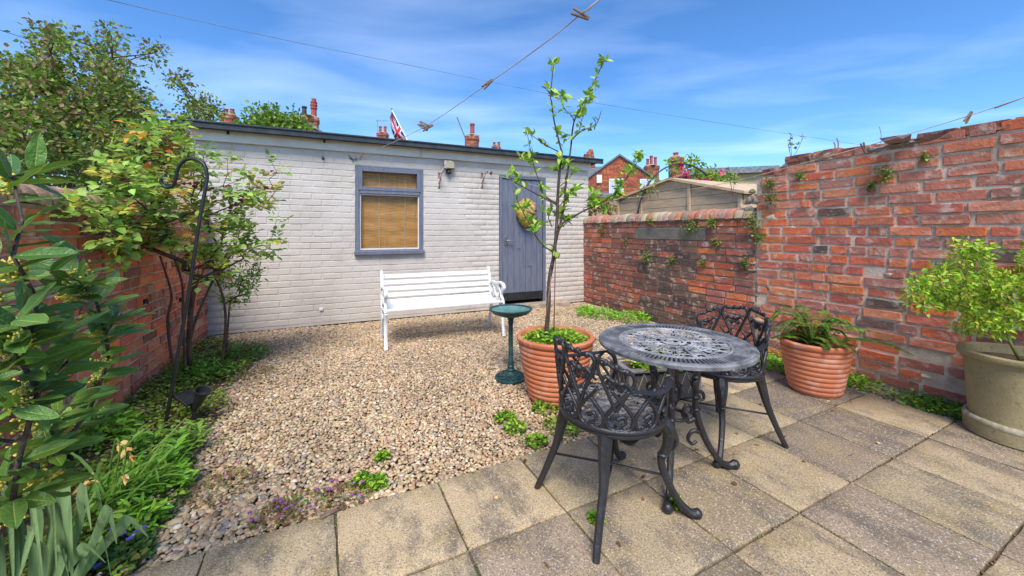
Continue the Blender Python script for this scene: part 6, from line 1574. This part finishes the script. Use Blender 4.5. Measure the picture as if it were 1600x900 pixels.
for x in (xa + .02, (xa + xm) / 2 - .02, nx_(1078, 290)[0], xb - .02): MB().bbox(x - .022, x + .022, -.03, -.001, .9, gtop(x) - .01, .003).build('batten', 'timber', ns)
for (x0, z0), (x1, z1) in (((xa - .06, gtop(xa) - .02), (xm, zm)), ((xb + .06, gtop(xb) - .015), (xm, zm))):
    MB().prism([(x0, z0 - .004), (x1, z1 - .004), (x1, z1 + .03), (x0, z0 + .03)], -.06, 1.85).build('roof', 'timber', ns)
# rusted felt-roofed shed further back
f0 = dp(1080, 258, 8.3); f1 = dp(1205, 268, 7.9); f0.z = f1.z = 0; dv_ = (f1 - f0); rs = thing('lean_to', 'long low grey-roofed lean-to behind the flowered arch', 'shed', f0, math.atan2(dv_.y, dv_.x)); Ln = dv_.length; zt0 = gz_(266, 8.3)
MB().box(0, Ln, 0, 1.6, 0, zt0 - .1).build('wall', 'timber', rs); MB().bbox(-.1, Ln + .1, -.12, 1.7, zt0 - .1, zt0, .01).build('roof', 'slate', rs); MB().bbox(-.1, Ln + .1, -.15, -.121, zt0 - .12, zt0 + .012, .004).build('gutter', 'metal_grey', rs)
# metal garden arch with flowers
Za = 6.0; arch = thing('garden_arch', 'black metal garden arch draped with pink flowers and leaves', 'arch', Vector((gx_(1062, Za), Za, 0)))
ab = Vector(arch.location); mb = MB()
for dz_ in (0, .45):
    P = [dp(x, y, Za + dz_) - ab for x, y in ((994, 360), (1002, 310), (1018, 280), (1040, 262), (1064, 256), (1088, 262), (1110, 280), (1124, 305), (1130, 360))]; P = [Vector((P[0].x, P[0].y, 0))] + P + [Vector((P[-1].x, P[-1].y, 0))]; mb.tube(crom(P, 5), .014, 6)
for x, y in ((1018, 280), (1040, 262), (1064, 256), (1088, 262), (1110, 280), (1002, 310)): mb.tube([dp(x, y, Za) - ab, dp(x, y, Za + .45) - ab], .008, 5)
mb.build('frame', 'black_iron', arch, smooth=True)
lv = Leaves(); pk = Leaves()
for x, y, n_, s in ((1090, 265, 9, 9), (1075, 255, 7, 8), (1110, 272, 9, 10), (1125, 285, 8, 9), (1138, 296, 6, 8), (1100, 285, 6, 9), (1050, 262, 4, 7), (1020, 290, 5, 9), (1010, 300, 4, 7), (1145, 285, 6, 9), (1160, 300, 4, 6)):
    for _ in range(n_): leaf_ball(lv, dp(x + R.gauss(0, s * .7), y + R.gauss(0, s * .6), Za + .2 + R.gauss(0, .15)) - ab, 14, .08, .07, .035, LIME + GREENS + [lin(186, 172, 60)], .5)
for x, y, n_, s in ((1100, 283, 6, 5), (1107, 290, 4, 4), (1064, 261, 4, 3), (1072, 272, 2, 3), (1128, 268, 1, 4)):
    for _ in range(n_): leaf_ball(pk, dp(x + R.gauss(0, s), y + R.gauss(0, s * .8), Za + .05 + R.gauss(0, .08)) - ab, 8, .035, .06, .05, [lin(216, 50, 130), lin(190, 30, 100), lin(232, 92, 160)], .4)
link('climber_leaves', lv.mesh('climber_leaves'), arch)['kind'] = 'stuff'; link('flowers', pk.mesh('flowers', 'petal'), arch)['kind'] = 'stuff'
bush('far_shrub', 'yellowish twiggy shrub in the gap between shed and cottage', dp(935, 361, 8.5) + Vector((0, 0, -1.25)), [(932, 312, 8.5, 14, 12), (945, 325, 8.5, 14, 12), (925, 330, 8.5, 10, 10), (960, 335, 8.5, 10, 12)], .07, .04, [lin(150, 146, 66), lin(126, 130, 60), lin(170, 150, 80)], .005, 14, .10)
